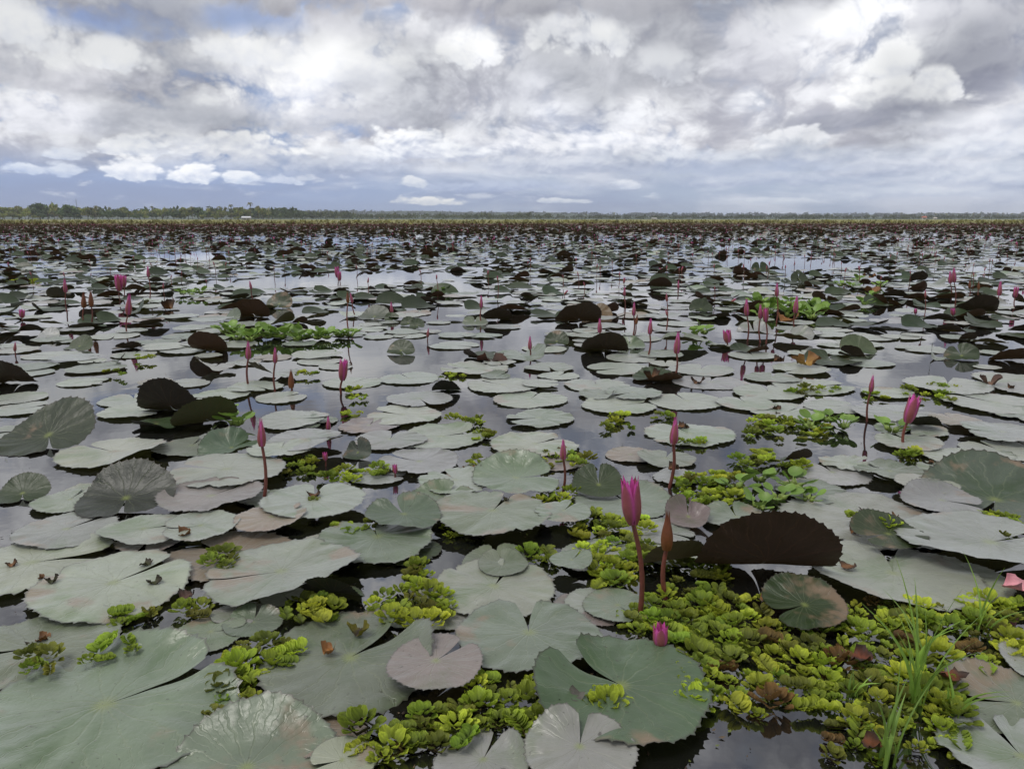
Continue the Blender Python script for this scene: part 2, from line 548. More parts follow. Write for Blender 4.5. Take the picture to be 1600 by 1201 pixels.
def mat_tint(name, rough=0.5, trans=0.0, nscale=60, namp=0.6, rnd=0.0, spec=0.5, bmp=0.0):
    m_, T, p, o = material(name)
    col = attr(T, 'tint')
    geo = T.node('ShaderNodeNewGeometry')
    n = T.m('MULTIPLY_ADD', T.noise(geo.outputs['Position'], nscale, 4, 0.6), 2 * namp, 1 - namp)
    if rnd:
        oi = T.node('ShaderNodeObjectInfo')
        n = T.m('MULTIPLY', n, T.m('MULTIPLY_ADD', oi.outputs['Random'], 2 * rnd, 1 - rnd))
    col = T.mix(1.0, col, T.vec(n, n, n), 'MULTIPLY')
    T.l.new(col, p.inputs['Base Color'])
    p.inputs['Roughness'].default_value = rough
    p.inputs['Specular IOR Level'].default_value = spec
    if bmp:
        bump(T, p, T.noise(geo.outputs['Position'], nscale * 2, 4, 0.6), bmp, 0.004)
    if trans:
        translucent(T, p, o, col, trans)
    return m_


def mat_fern():
    # soft velvety fronds; each sprig carries its own hue, some scorched brown
    m_, T, p, o = material('fern_frond')
    tint = attr(T, 'tint')
    hue = attr(T, 'hue', 'Color', 'OBJECT')
    geo = T.node('ShaderNodeNewGeometry')
    n = T.m('MULTIPLY_ADD', T.noise(geo.outputs['Position'], 45, 4, 0.6), 0.9, 0.55)
    oi = T.node('ShaderNodeObjectInfo')
    n = T.m('MULTIPLY', n, T.m('MULTIPLY_ADD', oi.outputs['Random'], 0.5, 0.75))
    col = T.mix(1.0, T.mix(1.0, tint, hue, 'MULTIPLY'), T.vec(n, n, n), 'MULTIPLY')
    T.l.new(col, p.inputs['Base Color'])
    p.inputs['Roughness'].default_value = 0.62
    p.inputs['Specular IOR Level'].default_value = 0.3
    bump(T, p, T.noise(geo.outputs['Position'], 420, 2, 0.5), 0.5, 0.002)
    translucent(T, p, o, col, 0.35)
    return m_


def mat_water():
    m_, T, p, o = material('pond_water')
    geo = T.node('ShaderNodeNewGeometry')
    pos = geo.outputs['Position']
    mud = T.noise(pos, 1.3, 4, 0.6)
    T.l.new(T.mix(mud, (0.004, 0.005, 0.006, 1), (0.014, 0.014, 0.012, 1)), p.inputs['Base Color'])
    p.inputs['Roughness'].default_value = 0.02
    p.inputs['IOR'].default_value = 2.9
    h = T.m('ADD', T.noise(pos, 5.0, 3, 0.5), T.m('MULTIPLY', T.noise(pos, 28.0, 2, 0.5), 0.12))
    bump(T, p, h, 0.035, 0.02)
    return m_


M_PAD = mat_pad('lily_pad_blade')
M_PADF = mat_pad('lily_pad_far', False)
M_PETAL = mat_tint('lily_petal', 0.42, 0.18, 120, 0.3, 0.0, 0.5)
M_STALK = mat_tint('lily_stalk', 0.45, 0.0, 90, 0.5, 0.2)
M_FERN = mat_fern()
M_LEAF = mat_tint('hyacinth_leaf', 0.45, 0.22, 60, 0.3, 0.25)
M_BLADE = mat_tint('grass_blade', 0.4, 0.25, 60, 0.3, 0.25)
M_DEAD = mat_tint('dead_leaf', 0.6, 0.12, 50, 0.6, 0.2, 0.4, 0.6)
M_TREE = mat_tint('tree_foliage', 0.7, 0.15, 0.5, 0.45, 0.3, 0.2)
M_BARK = mat_tint('bark', 0.85, 0.0, 3.0, 0.4, 0.2, 0.2)
M_MARSH = mat_tint('marsh_growth', 0.75, 0.1, 0.05, 0.4, 0.0, 0.2)
M_WALL = mat_tint('plaster', 0.8, 0.0, 1.5, 0.15)
M_WATER = mat_water()

# ------------------------------------------------------------------ setting: water, marsh, far land
def struct(name, me, label):
    return tag(link(name, me), label, None, None, 'structure')


V = [(-900, -40, 0), (900, -40, 0), (900, 480, 0), (-900, 480, 0)]
struct('water', mesh('water', V, [(0, 1, 2, 3)], M_WATER), 'calm dark lake water reflecting the clouds')


def shore_y(x):
    return 92 + 9 * math.sin(x * 0.013 + 1) + 7 * math.sin(x * 0.05)


def build_marsh():
    nx, ny = 160, 16
    xs = np.linspace(-900, 900, nx)
    Vv, A = [], []
    for j in range(ny):
        f = j / (ny - 1)
        for x in xs:
            y0 = shore_y(x)
            y = y0 + (1250 - y0) * f ** 2.2
            Vv.append((x, y, -0.05 + 0.15 * min(1, f * 6) + 0.00022 * max(0, y - 300) + 0.04 * math.sin(x * 0.3 + y * 0.2)))
            k = min(1, max(0, (y - y0 - 6) / 90))
            c1, c2 = np.array((0.075, 0.045, 0.022)), np.array((0.25, 0.24, 0.08))
            A.append(np.append(c1 * (1 - k) + c2 * k, 1))
    me = mesh('marsh', Vv, grid_faces(ny, nx), M_MARSH, True, {'tint': ('FLOAT_COLOR', A)})
    struct('marsh', me, 'flat green and brown marsh along the far side of the lake')
    # standing reeds and sedge on it
    n = 16000
    x = rng.uniform(-420, 420, n)
    d = rng.exponential(45, n) + rng.uniform(-7, 4, n)
    y = np.array([shore_y(a) for a in x]) + d
    h = rng.uniform(0.18, 0.5, n) * np.clip(0.7 + d / 80, 0.6, 1.7)
    wd = rng.uniform(0.10, 0.35, n) * (1 + d / 60)
    a = rng.uniform(0, math.pi, n)
    ln = rng.normal(0, 0.25, (n, 2)) * h[:, None]
    P = np.zeros((n, 3, 3))
    P[:, 0] = np.stack([x - np.cos(a) * wd, y - np.sin(a) * wd, np.full(n, -0.03)], 1)
    P[:, 1] = np.stack([x + np.cos(a) * wd, y + np.sin(a) * wd, np.full(n, -0.03)], 1)
    P[:, 2] = np.stack([x + ln[:, 0], y + ln[:, 1], h], 1)
    k = np.clip((d - 4) / 50 + rng.normal(0, .2, n), 0, 1)[:, None]
    c = np.array((0.085, 0.04, 0.022)) * (1 - k) + np.array((0.26, 0.25, 0.09)) * k
    c = c * rng.uniform(0.6, 1.3, (n, 1))
    c4 = np.repeat(np.concatenate([c, np.ones((n, 1))], 1), 3, 0)
    me = mesh('marsh_sedge', P.reshape(-1, 3), np.arange(n * 3).reshape(n, 3), M_MARSH, False, {'tint': ('FLOAT_COLOR', c4)})
    tag(link('marsh_sedge', me), 'low brown and green sedge fringing the far side of the lake', 'sedge', None, 'stuff')


build_marsh()


def build_land():
    # low ground behind the marsh and a long ridge far off
    nx = 220
    xs = np.linspace(-2600, 2600, nx)
    rows = [(1200, lambda x: 0.2), (1300, lambda x: 1.0), (1900, lambda x: 2.0), (2500, lambda x: 6 + 4 * math.sin(x * .0021 + 1) + 2 * math.sin(x * .009)),
            (2900, lambda x: 17 + 10 * math.exp(-((x + 700) / 800) ** 2) + 4 * math.sin(x * .0033 + 2) + 2.0 * math.sin(x * .013)), (3400, lambda x: 2)]
    Vv = [(x, y, f(x)) for y, f in rows for x in xs]
    A = np.tile((0.045, 0.07, 0.03, 1), (len(Vv), 1))
    struct('hills', mesh('hills', Vv, grid_faces(len(rows), nx), M_MARSH, True, {'tint': ('FLOAT_COLOR', A)}), 'low wooded hills along the horizon')


build_land()


# ------------------------------------------------------------------ trees of the far shore
def leaf_cloud(n, blobs, size, cols):
    """n small leaf clumps scattered through the volume of the blobs (cx, cy, cz, rx, rz)"""
    M = Merge()
    for i in range(n):
        bx, by, bz, rx, rz = blobs[rng.integers(len(blobs))]
        v = rng.normal(size=3)
        v /= np.linalg.norm(v)
        rad = rng.uniform(0.55, 1.05)
        c = np.array((bx, by, bz)) + v * rad * np.array((rx, rx, rz))
        s = size * rng.uniform(0.6, 1.3)
        a = rng.normal(size=3)
        a /= np.linalg.norm(a)
        b = np.cross(a, v + 0.3 * rng.normal(size=3))
        b /= np.linalg.norm(b) + 1e-6
        M.add([c - a * s, c + b * s * 0.6, c + a * s, c - b * s * 0.6], [[0, 1, 2, 3]], 0, np.array(cols[rng.integers(len(cols))]) * rng.uniform(0.7, 1.25))
    return M


def tree_meshes(h, w, dark):
    k = rng.integers(5, 9)
    blobs = [(rng.uniform(-.5, .5) * w, rng.uniform(-.5, .5) * w, h * rng.uniform(0.42, 0.85), w * rng.uniform(0.28, 0.5), h * rng.uniform(0.13, 0.22)) for _ in range(k)]
    cols = [(0.17, 0.22, 0.06), (0.22, 0.26, 0.065), (0.30, 0.29, 0.09)] if not dark else [(0.09, 0.14, 0.05), (0.12, 0.17, 0.06)]
    cr = leaf_cloud(420, blobs, w * 0.13, cols).mesh('crown', M_TREE, False)
    M = Merge()
    z = np.linspace(0, h * 0.6, 5)
    M.add(*tube(np.stack([np.sin(z * 0.3) * 0.15, 0 * z, z], 1), np.linspace(h * 0.028, h * 0.012, 5), 6), 0, (0.10, 0.075, 0.055))
    for b in blobs[:4]:
        M.add(*tube([(0, 0, h * 0.3), (b[0] * .5, b[1] * .5, h * 0.45), b[:3]], [h * .012, h * .009, h * .004], 5), 0, (0.10, 0.075, 0.055))
    return cr, M.mesh('trunk', M_BARK)


def palm_meshes(h):
    M = Merge()
    z = np.linspace(0, h, 8)
    bow = rng.uniform(-0.06, 0.06) * h
    pts = np.stack([bow * (z / h) ** 2, 0 * z, z], 1)
    M.add(*tube(pts, np.linspace(0.26, 0.15, 8), 6), 0, (0.15, 0.12, 0.09))
    tr = M.mesh('trunk', M_BARK)
    C = Merge()
    for i in range(17):
        a = i * 2.4 + rng.uniform(-.2, .2)
        el = rng.uniform(-0.35, 1.1)
        L = rng.uniform(3.2, 4.4)
        t = np.linspace(0, 1, 6)
        out = L * (t * math.cos(el) * (1 - 0.1 * t))
        up = L * (t * math.sin(el) - 0.75 * t ** 2)
        ax = np.stack([pts[-1, 0] + out * math.cos(a), out * math.sin(a), h + up], 1)
        side = np.array((-math.sin(a), math.cos(a), 0))
        wd = (0.55 * np.sin(np.pi * (t * 0.9 + 0.08)))[:, None]
        dr = np.array((0, 0, -0.45)) * wd
        V_ = np.stack([ax - side * wd + dr, ax, ax + side * wd + dr], 1).reshape(-1, 3)
        C.add(V_, grid_faces(6, 3), 0, np.array((0.20, 0.20, 0.07)) * rng.uniform(0.6, 1.3))
    return C.mesh('crown', M_TREE, False), tr


ORD = ['', 'first', 'second', 'third', 'fourth', 'fifth', 'sixth', 'seventh', 'eighth', 'ninth', 'tenth', 'eleventh', 'twelfth', 'thirteenth',
       'fourteenth', 'fifteenth', 'sixteenth', 'seventeenth', 'eighteenth', 'nineteenth']
TENS = {20: 'twentieth', 30: 'thirtieth', 40: 'fortieth', 50: 'fiftieth', 60: 'sixtieth', 70: 'seventieth'}
TENP = {2: 'twenty', 3: 'thirty', 4: 'forty', 5: 'fifty', 6: 'sixty', 7: 'seventy'}


def ordinal(n):
    if n < 20:
        return ORD[n]
    return TENS[n] if n % 10 == 0 else TENP[n // 10] + '-' + ORD[n % 10]


def build_trees():
    tv = [tree_meshes(rng.uniform(9, 13), rng.uniform(7, 11), i % 3 == 2) for i in range(9)]
    pv = [palm_meshes(rng.uniform(11, 16)) for i in range(5)]
    n_t = n_p = 0
    # (px, distance, height scale, palm?) from left to right along the left shore
    spots = []
    px = -30
    while px < 420:
        near = 1.0 if px < 200 else 0.82
        spots.append((px + rng.uniform(-4, 4), 690 + rng.uniform(-40, 60), rng.uniform(0.75, 1.15) * near, False))
        if rng.uniform() < 0.62:
            spots.append((px + rng.uniform(-8, 8), 650 + rng.uniform(-15, 25), rng.uniform(0.35, 0.6) * near, False))
        px += rng.uniform(9, 16)
    for px in (30, 88, 104, 118, 152, 172, 240, 262, 275, 288, 300, 312, 326, 342, 356, 371):
        spots.append((px + rng.uniform(-3, 3), 655 + rng.uniform(-10, 30), rng.uniform(0.55, 0.85), True))
    spots += [(392, 660, .98, True), (404, 690, 0.8, True), (362, 690, .9, True), (420, 660, 0.7, True)]
    spots.sort(key=lambda s: s[0])
    for px, d, sc, palm in spots:
        sc *= 1.0 if palm else 1.1
        p = at_depth(px, 342, d)
        if palm:
            n_p += 1
            cr, tr = pv[rng.integers(len(pv))]
            t = empty('coconut_palm', (p.x, d, 0.05), rng.uniform(0, 6.28), sc)
            tag(t, f'{ordinal(n_p)} coconut palm from the left on the left far shore', 'palm tree', 'palms on the far shore')
        else:
            n_t += 1
            cr, tr = tv[rng.integers(len(tv))]
            t = empty('broadleaf_tree', (p.x, d, 0.05), rng.uniform(0, 6.28), sc)
            tag(t, f'{ordinal(n_t)} broadleaf tree from the left on the left far shore', 'tree', 'broadleaf trees on the far shore')
        link('crown', cr, t)
        link('trunk', tr, t)
    # palms one can tell apart over the right-hand wood
    n_r = 0
    for px in (915, 960, 1265, 1272, 1300, 1392, 1408, 1440, 1462, 1478, 1497, 1503, 1520, 1530, 1546, 1558, 1567, 1580, 1592, 1612):
        d = 1120 + rng.uniform(-40, 60)
        p = at_depth(px, 342, d)
        n_r += 1
        cr, tr = pv[rng.integers(len(pv))]
        t = empty('coconut_palm', (p.x, d, 0.2), rng.uniform(0, 6.28), rng.uniform(0.5, 0.68))
        tag(t, f'{ordinal(n_r)} tiny coconut palm from the left above the right-hand wood', 'palm tree', 'palms above the right-hand wood')
        link('crown', cr, t)
        link('trunk', tr, t)
    # the wood behind: reads as one mass
    M = Merge()
    def belt(n, x0, x1, d0, d1, h0, h1, cols):
        for i in range(n):
            p_ = rng.uniform(x0, x1)
            d_ = rng.uniform(d0, d1)
            hh = rng.uniform(h0, h1)
            X = (p_ - 800) / F_PX * d_ * math.cos(PITCH) * 1.02
            blobs = [(X + rng.uniform(-3, 3), d_ + rng.uniform(-3, 3), hh * rng.uniform(.45, .75), hh * .4, hh * .3) for _ in range(3)]
            c = leaf_cloud(26, blobs, hh * 0.17, cols)
            M.V += c.V; M.F += [f + M.n for f in c.F]; M.M += c.M; M.A += c.A; M.n += c.n
    belt(170, -80, 480, 740, 860, 9, 13, [(0.09, 0.13, 0.05), (0.11, 0.15, 0.05)])
    belt(110, 400, 560, 900, 960, 8, 11, [(0.12, 0.16, 0.06), (0.16, 0.18, 0.07)])
    belt(150, 540, 860, 980, 1060, 6, 9, [(0.12, 0.16, 0.06), (0.16, 0.18, 0.07)])
    belt(420, 380, 1700, 1150, 1260, 5, 8.5, [(0.09, 0.12, 0.05), (0.12, 0.14, 0.055), (0.15, 0.15, 0.07)])
    belt(260, 880, 1700, 1080, 1130, 4, 7.5, [(0.10, 0.13, 0.05), (0.13, 0.15, 0.06)])
    me = M.mesh('far_wood', M_TREE, False)
    tag(link('far_wood', me), 'far-off belt of dull green wood along the horizon', 'wood', None, 'stuff')
    # trees on the ridge far behind
    M2 = Merge()
    M = M2
    for i in range(700):
        p_ = rng.uniform(-100, 1700)
        d_ = rng.uniform(2600, 2900)
        X = (p_ - 800) / F_PX * d_
        zz = (d_ - 2500) / 400 * (11 + 10 * math.exp(-((X + 700) / 800) ** 2)) + 6
        c = leaf_cloud(10, [(X, d_, zz + 2, 12, 5)], 6, [(0.035, 0.05, 0.03)])
        M.V += c.V; M.F += [f + M.n for f in c.F]; M.M += c.M; M.A += c.A; M.n += c.n
    tag(link('ridge_wood', M.mesh('ridge_wood', M_TREE, False)), 'bluish wood on the low ridge beyond the far shore', 'wood', None, 'stuff')


build_trees()


def box(cx, cy, cz, sx, sy, sz):
    v = [(cx + a * sx / 2, cy + b * sy / 2, cz + c * sz / 2) for c in (-1, 1) for a, b in ((-1, -1), (1, -1), (1, 1), (-1, 1))]
    return v, [[3, 2, 1, 0], [4, 5, 6, 7], [0, 1, 5, 4], [1, 2, 6, 5], [2, 3, 7, 6], [3, 0, 4, 7]]


def hut(px, d, w, h, roofc, label):
    p = at_depth(px, 342, d)
    t = empty('hut', (p.x, d, 0.1), 0.15)
    tag(t, label, 'hut')
    M = Merge(); M.add(*box(0, 0, h * .3, w * .86, w * .5, h * .6), 0, (0.5, 0.48, 0.44)); link('wall', M.mesh('wall', M_WALL, False), t)
    a, b = w / 2, w * .32
    V_ = [(-a, -b, h * .57), (a, -b, h * .57), (a, b, h * .57), (-a, b, h * .57), (-a * .9, 0, h), (a * .9, 0, h),
          (-a, -b, h * .63), (a, -b, h * .63), (a, b, h * .63), (-a, b, h * .63)]
    F_ = [(0, 3, 2, 1), (6, 7, 5, 4), (8, 9, 4, 5), (7, 8, 5), (9, 6, 4), (0, 1, 7, 6), (1, 2, 8, 7), (2, 3, 9, 8), (3, 0, 6, 9)]
    link('roof', mesh('roof', V_, F_, M_WALL, False, {'tint': ('FLOAT_COLOR', np.tile((*roofc, 1), (10, 1)))}), t)
    M = Merge(); M.add(*box(-w * .1, -w * .256, h * .24, w * .13, .06, h * .46), 0, (0.1, 0.08, 0.07)); link('door', M.mesh('door', M_WALL, False), t)
    for s in (-.3, .2):
        M = Merge(); M.add(*box(w * s, -w * .256, h * .34, w * .12, .06, h * .2), 0, (0.05, 0.05, 0.06)); link('window', M.mesh('window', M_WALL, False), t)


hut(385, 630, 7.5, 2.9, (0.62, 0.62, 0.64), 'small hut with pale roof beside the tall palms')
hut(1444, 1050, 6, 4.6, (0.5, 0.14, 0.09), 'tiny red-roofed house at the edge of the right-hand wood')
hut(1461, 1055, 5, 3.2, (0.6, 0.55, 0.5), 'tiny pale house just right of the red-roofed one')
hut(1022, 1050, 7, 2.4, (0.6, 0.58, 0.55), 'tiny pale shed on the far shore near the middle')
hut(596, 1060, 7, 3.0, (0.55, 0.40, 0.30), 'tiny tan shed on the far shore left of middle')

# lattice mast over the left trees
mp = at_depth(122, 342, 900)
mt = tag(empty('mast', (mp.x, 900, 0)), 'thin lattice mast rising above the left far trees', 'mast')
M = Merge()
for s in (-1, 1):
    for q in (-1, 1):
        M.add(*tube([(s * .7, q * .7, 0), (s * .15, q * .15, 23)], .07, 4), 0, (0.2, 0.2, 0.22))
for k in range(11):
    z0, z1 = k * 2.1, k * 2.1 + 2.1
    f0, f1 = .7 - .55 * z0 / 23, .7 - .55 * z1 / 23
    for q in (-1, 1):
        M.add(*tube([(-f0, q * f0, z0), (f1, q * f1, z1)], .04, 4), 0, (0.2, 0.2, 0.22))
link('lattice', M.mesh('lattice', M_WALL), mt)

#PART2
# ------------------------------------------------------------------ lily pads
GREEN = (0.150, 0.182, 0.118)
PALE = (0.262, 0.282, 0.212)
GREY = (0.240, 0.245, 0.222)
MAUVE = (0.190, 0.150, 0.140)
DEEP = (0.034, 0.052, 0.020)  # lifted blades' weaker sky reflection is put into this darker green
TAN = (0.22, 0.165, 0.11)
DARKU = (0.028, 0.017, 0.012)
BROWNU = (0.052, 0.024, 0.013)
GREENU = (0.060, 0.062, 0.020)
RINGS = np.array([.001, .09, .18, .28, .39, .5, .6, .7, .79, .87, .93, .97, 1.0])


def pad_geometry(Rad, slit=90.0, gap=7.0, bends=(), wave=0.02, cup=0.0, teeth=34, rings=RINGS, spt=4, seed=0, droop=0.0):
    """blade outline with toothed rim and a slit, then bent along hinge lines.
    bends: (azimuth deg of the lifted side, hinge in radii, angle deg)"""
    rg = np.random.default_rng(seed)
    n = teeth * spt
    t = np.linspace(0, 1, n + 1)
    r = rings[:, None]
    g = R(gap) * (0.25 + 0.75 * r)
    th = R(slit) + g + t[None] * (2 * math.pi - 2 * g)
    saw = np.array([0.0, -0.010, 0.036, 0.004])[:spt] if spt == 4 else np.array([0.0, 0.018])[:spt]
    tooth = np.tile(saw, teeth)
    tooth = np.append(tooth, tooth[0]) * rg.uniform(0.5, 1.3, n + 1)
    out = 1 + 0.035 * np.sin(2 * th[-1] + rg.uniform(0, 6)) + 0.025 * np.sin(3 * th[-1] + rg.uniform(0, 6)) + 0.012 * np.sin(7 * th[-1] + rg.uniform(0, 6))
    e = np.minimum(t, 1 - t)
    out = out - 0.16 * np.exp(-(e / 0.022) ** 1.3)
    for _ in range(rg.integers(0, 5) if not bends else 0):      # bites and tears in the rim
        out = out - rg.uniform(.04, .15) * np.exp(-(np.abs(t - rg.uniform(.04, .96)) / rg.uniform(.004, .014)) ** 1.6)
    rr = r * out[None] + np.where(r > 0.985, tooth[None], 0)
    rr = rr * Rad
    x, y = rr * np.cos(th), rr * np.sin(th)
    z = np.zeros_like(x)
    w = Rad * wave
    for k in (2, 3, 5, 8):
        z += w * (1.6 / k) * r ** 2 * np.sin(k * th + rg.uniform(0, 6.28))
    for k in (11, 17):
        z += w * 0.20 * np.clip(r - .35, 0, 1) * 1.6 * np.sin(k * th + 3 * r + rg.uniform(0, 6.28))
    a1, a2, a3 = rg.uniform(0, 6.28, 3)
    z += w * 0.35 * np.sin(x / Rad * 7 + a1 + 2 * np.sin(y / Rad * 4)) * np.sin(y / Rad * 8 + a2) * r
    z += cup * Rad * np.clip(r - 0.72, 0, 1) ** 1.6 * 7 - droop * Rad * r ** 2
    for az, s, ang in bends:
        A = R(ang)
        dx, dy = math.cos(R(az)), math.sin(R(az))
        u = x * dx + y * dy
        pv = -x * dy + y * dx
        s0 = s * Rad
        L = max(Rad - s0, 1e-3)
        rad = L / A
        q = np.clip((u - s0) / L, 0, 1.3)
        # tight bend in the first third, then nearly straight
        qq = np.where(q < 0.45, q * q / 0.9, q - 0.225) / 0.775
        f = np.linspace(0, 1.3, 60)
        ff = np.where(f < 0.45, f * f / 0.9, f - 0.225) / 0.775
        angs = A * np.clip(f / 0.55, 0, 1) ** 0.9
        ds = L * (f[1] - f[0])
        cu = np.concatenate([[0], np.cumsum(np.cos(angs[:-1]) * ds)])
        cz = np.concatenate([[0], np.cumsum(np.sin(angs[:-1]) * ds)])
        nu = np.interp(q, f, cu)
        nz = np.interp(q, f, cz)
        ca = np.interp(q, f, angs)
        m_ = u > s0
        un = np.where(m_, s0 + nu - z * np.sin(ca), u)
        zn = np.where(m_, nz + z * np.cos(ca), z)
        x, y = un * dx - pv * dy, un * dy + pv * dx
        z = zn
    Vv = np.stack([x, y, z], -1).reshape(-1, 3)
    pol = np.stack([np.broadcast_to(r, x.shape), th / (2 * math.pi), np.full(x.shape, rg.uniform(0, 50))], -1).reshape(-1, 3)
    return Vv, grid_faces(len(rings), n + 1)[:, ::-1].copy(), pol


def jitter(c, k=0.14):
    f = rng.uniform(1 - k, 1 + k)
    return tuple(max(0.004, v * f * rng.uniform(1 - k * .35, 1 + k * .35)) for v in c)


def pad_mesh(geo, tint, under, age, m_=None):
    Vv, Ff, pol = geo
    n = len(Vv)
    return mesh('lily_pad', Vv, Ff, m_ or M_PAD, True, {
        'tint': ('FLOAT_COLOR', np.tile((*tint, 1), (n, 1))), 'under': ('FLOAT_COLOR', np.tile((*under, 1), (n, 1))),
        'polar': ('FLOAT_VECTOR', pol), 'age': ('FLOAT', np.full(n, age))})


PADS = []      # dicts of every individual pad: pos, R, z, obj, words


def settle(x, y, rad, lift=0.0):
    """height at which a new pad rests on the pads already there"""
    top = 0
    for p in PADS:
        d = math.hypot(p['x'] - x, p['y'] - y)
        if d < (p['R'] + rad) * 0.93:
            top = max(top, p['layer'] + 1)
    return top


def add_pad(px, py, w, slit=90, bends=(), tint=GREEN, under=DARKU, wave=0.02, cup=0.0, gap=7, age=0.0, label=None, words=None, z=0.0, layer=None):
    bends = [(az_, s_, an_ * .56 if (200 < az_ % 360 < 340 and an_ > 75) else an_) for az_, s_, an_ in bends]
    bends = [(az_, s_ + .25, an_ * .85) if (30 < az_ % 360 < 150 and s_ <= -.5) else (az_, s_, an_) for az_, s_, an_ in bends]
    if bends and py < 640:
        wave = max(wave, .06)
    wave = wave * (1.25 if py > 640 else .8)
    p = ground(px, py)
    rad = w * m_per_px(py) / 2
    ly = settle(p.x, p.y, rad) if layer is None else layer
    zz = 0.005 + 0.0055 * min(ly, 6) + z
    near = p.y < 2.3
    geo = pad_geometry(rad, slit, gap, bends, wave, cup, 40 if near else 34, RINGS if p.y < 4 else RINGS[[0, 2, 4, 6, 8, 10, 12]], 4 if p.y < 4 else 2,
                       seed=int(px * 7 + py * 13 + 5))
    zmin = geo[0][:, 2].min()
    me = pad_mesh(geo, jitter(tint), under, age if age else rng.uniform(0, .2))
    o = link('lily_pad', me)
    o.location = (p.x, p.y, max(zz, 0.003 - zmin * 0.6))
    rec = dict(x=p.x, y=p.y, R=rad, layer=min(ly, 6), o=o, label=label, words=words or describe(tint, bends, cup), px=px, py=py)
    PADS.append(rec)
    return rec


def describe(tint, bends, cup):
    c = {GREEN: 'grey-green', PALE: 'pale green', GREY: 'silvery grey', MAUVE: 'mauve-brown', DEEP: 'deep green', TAN: 'tan'}.get(tint, 'green')
    if bends:
        az, s, ang = bends[0]
        if 30 < az % 360 < 150:
            st = 'far side lifted'
        elif 200 < az % 360 < 340:
            st = 'showing dark underside'
        else:
            st = 'one side lifted'
        return c, st
    return c, ('with upturned rim' if cup > .03 else 'lying flat')


def b(az, s, a):
    return (az, s, a)


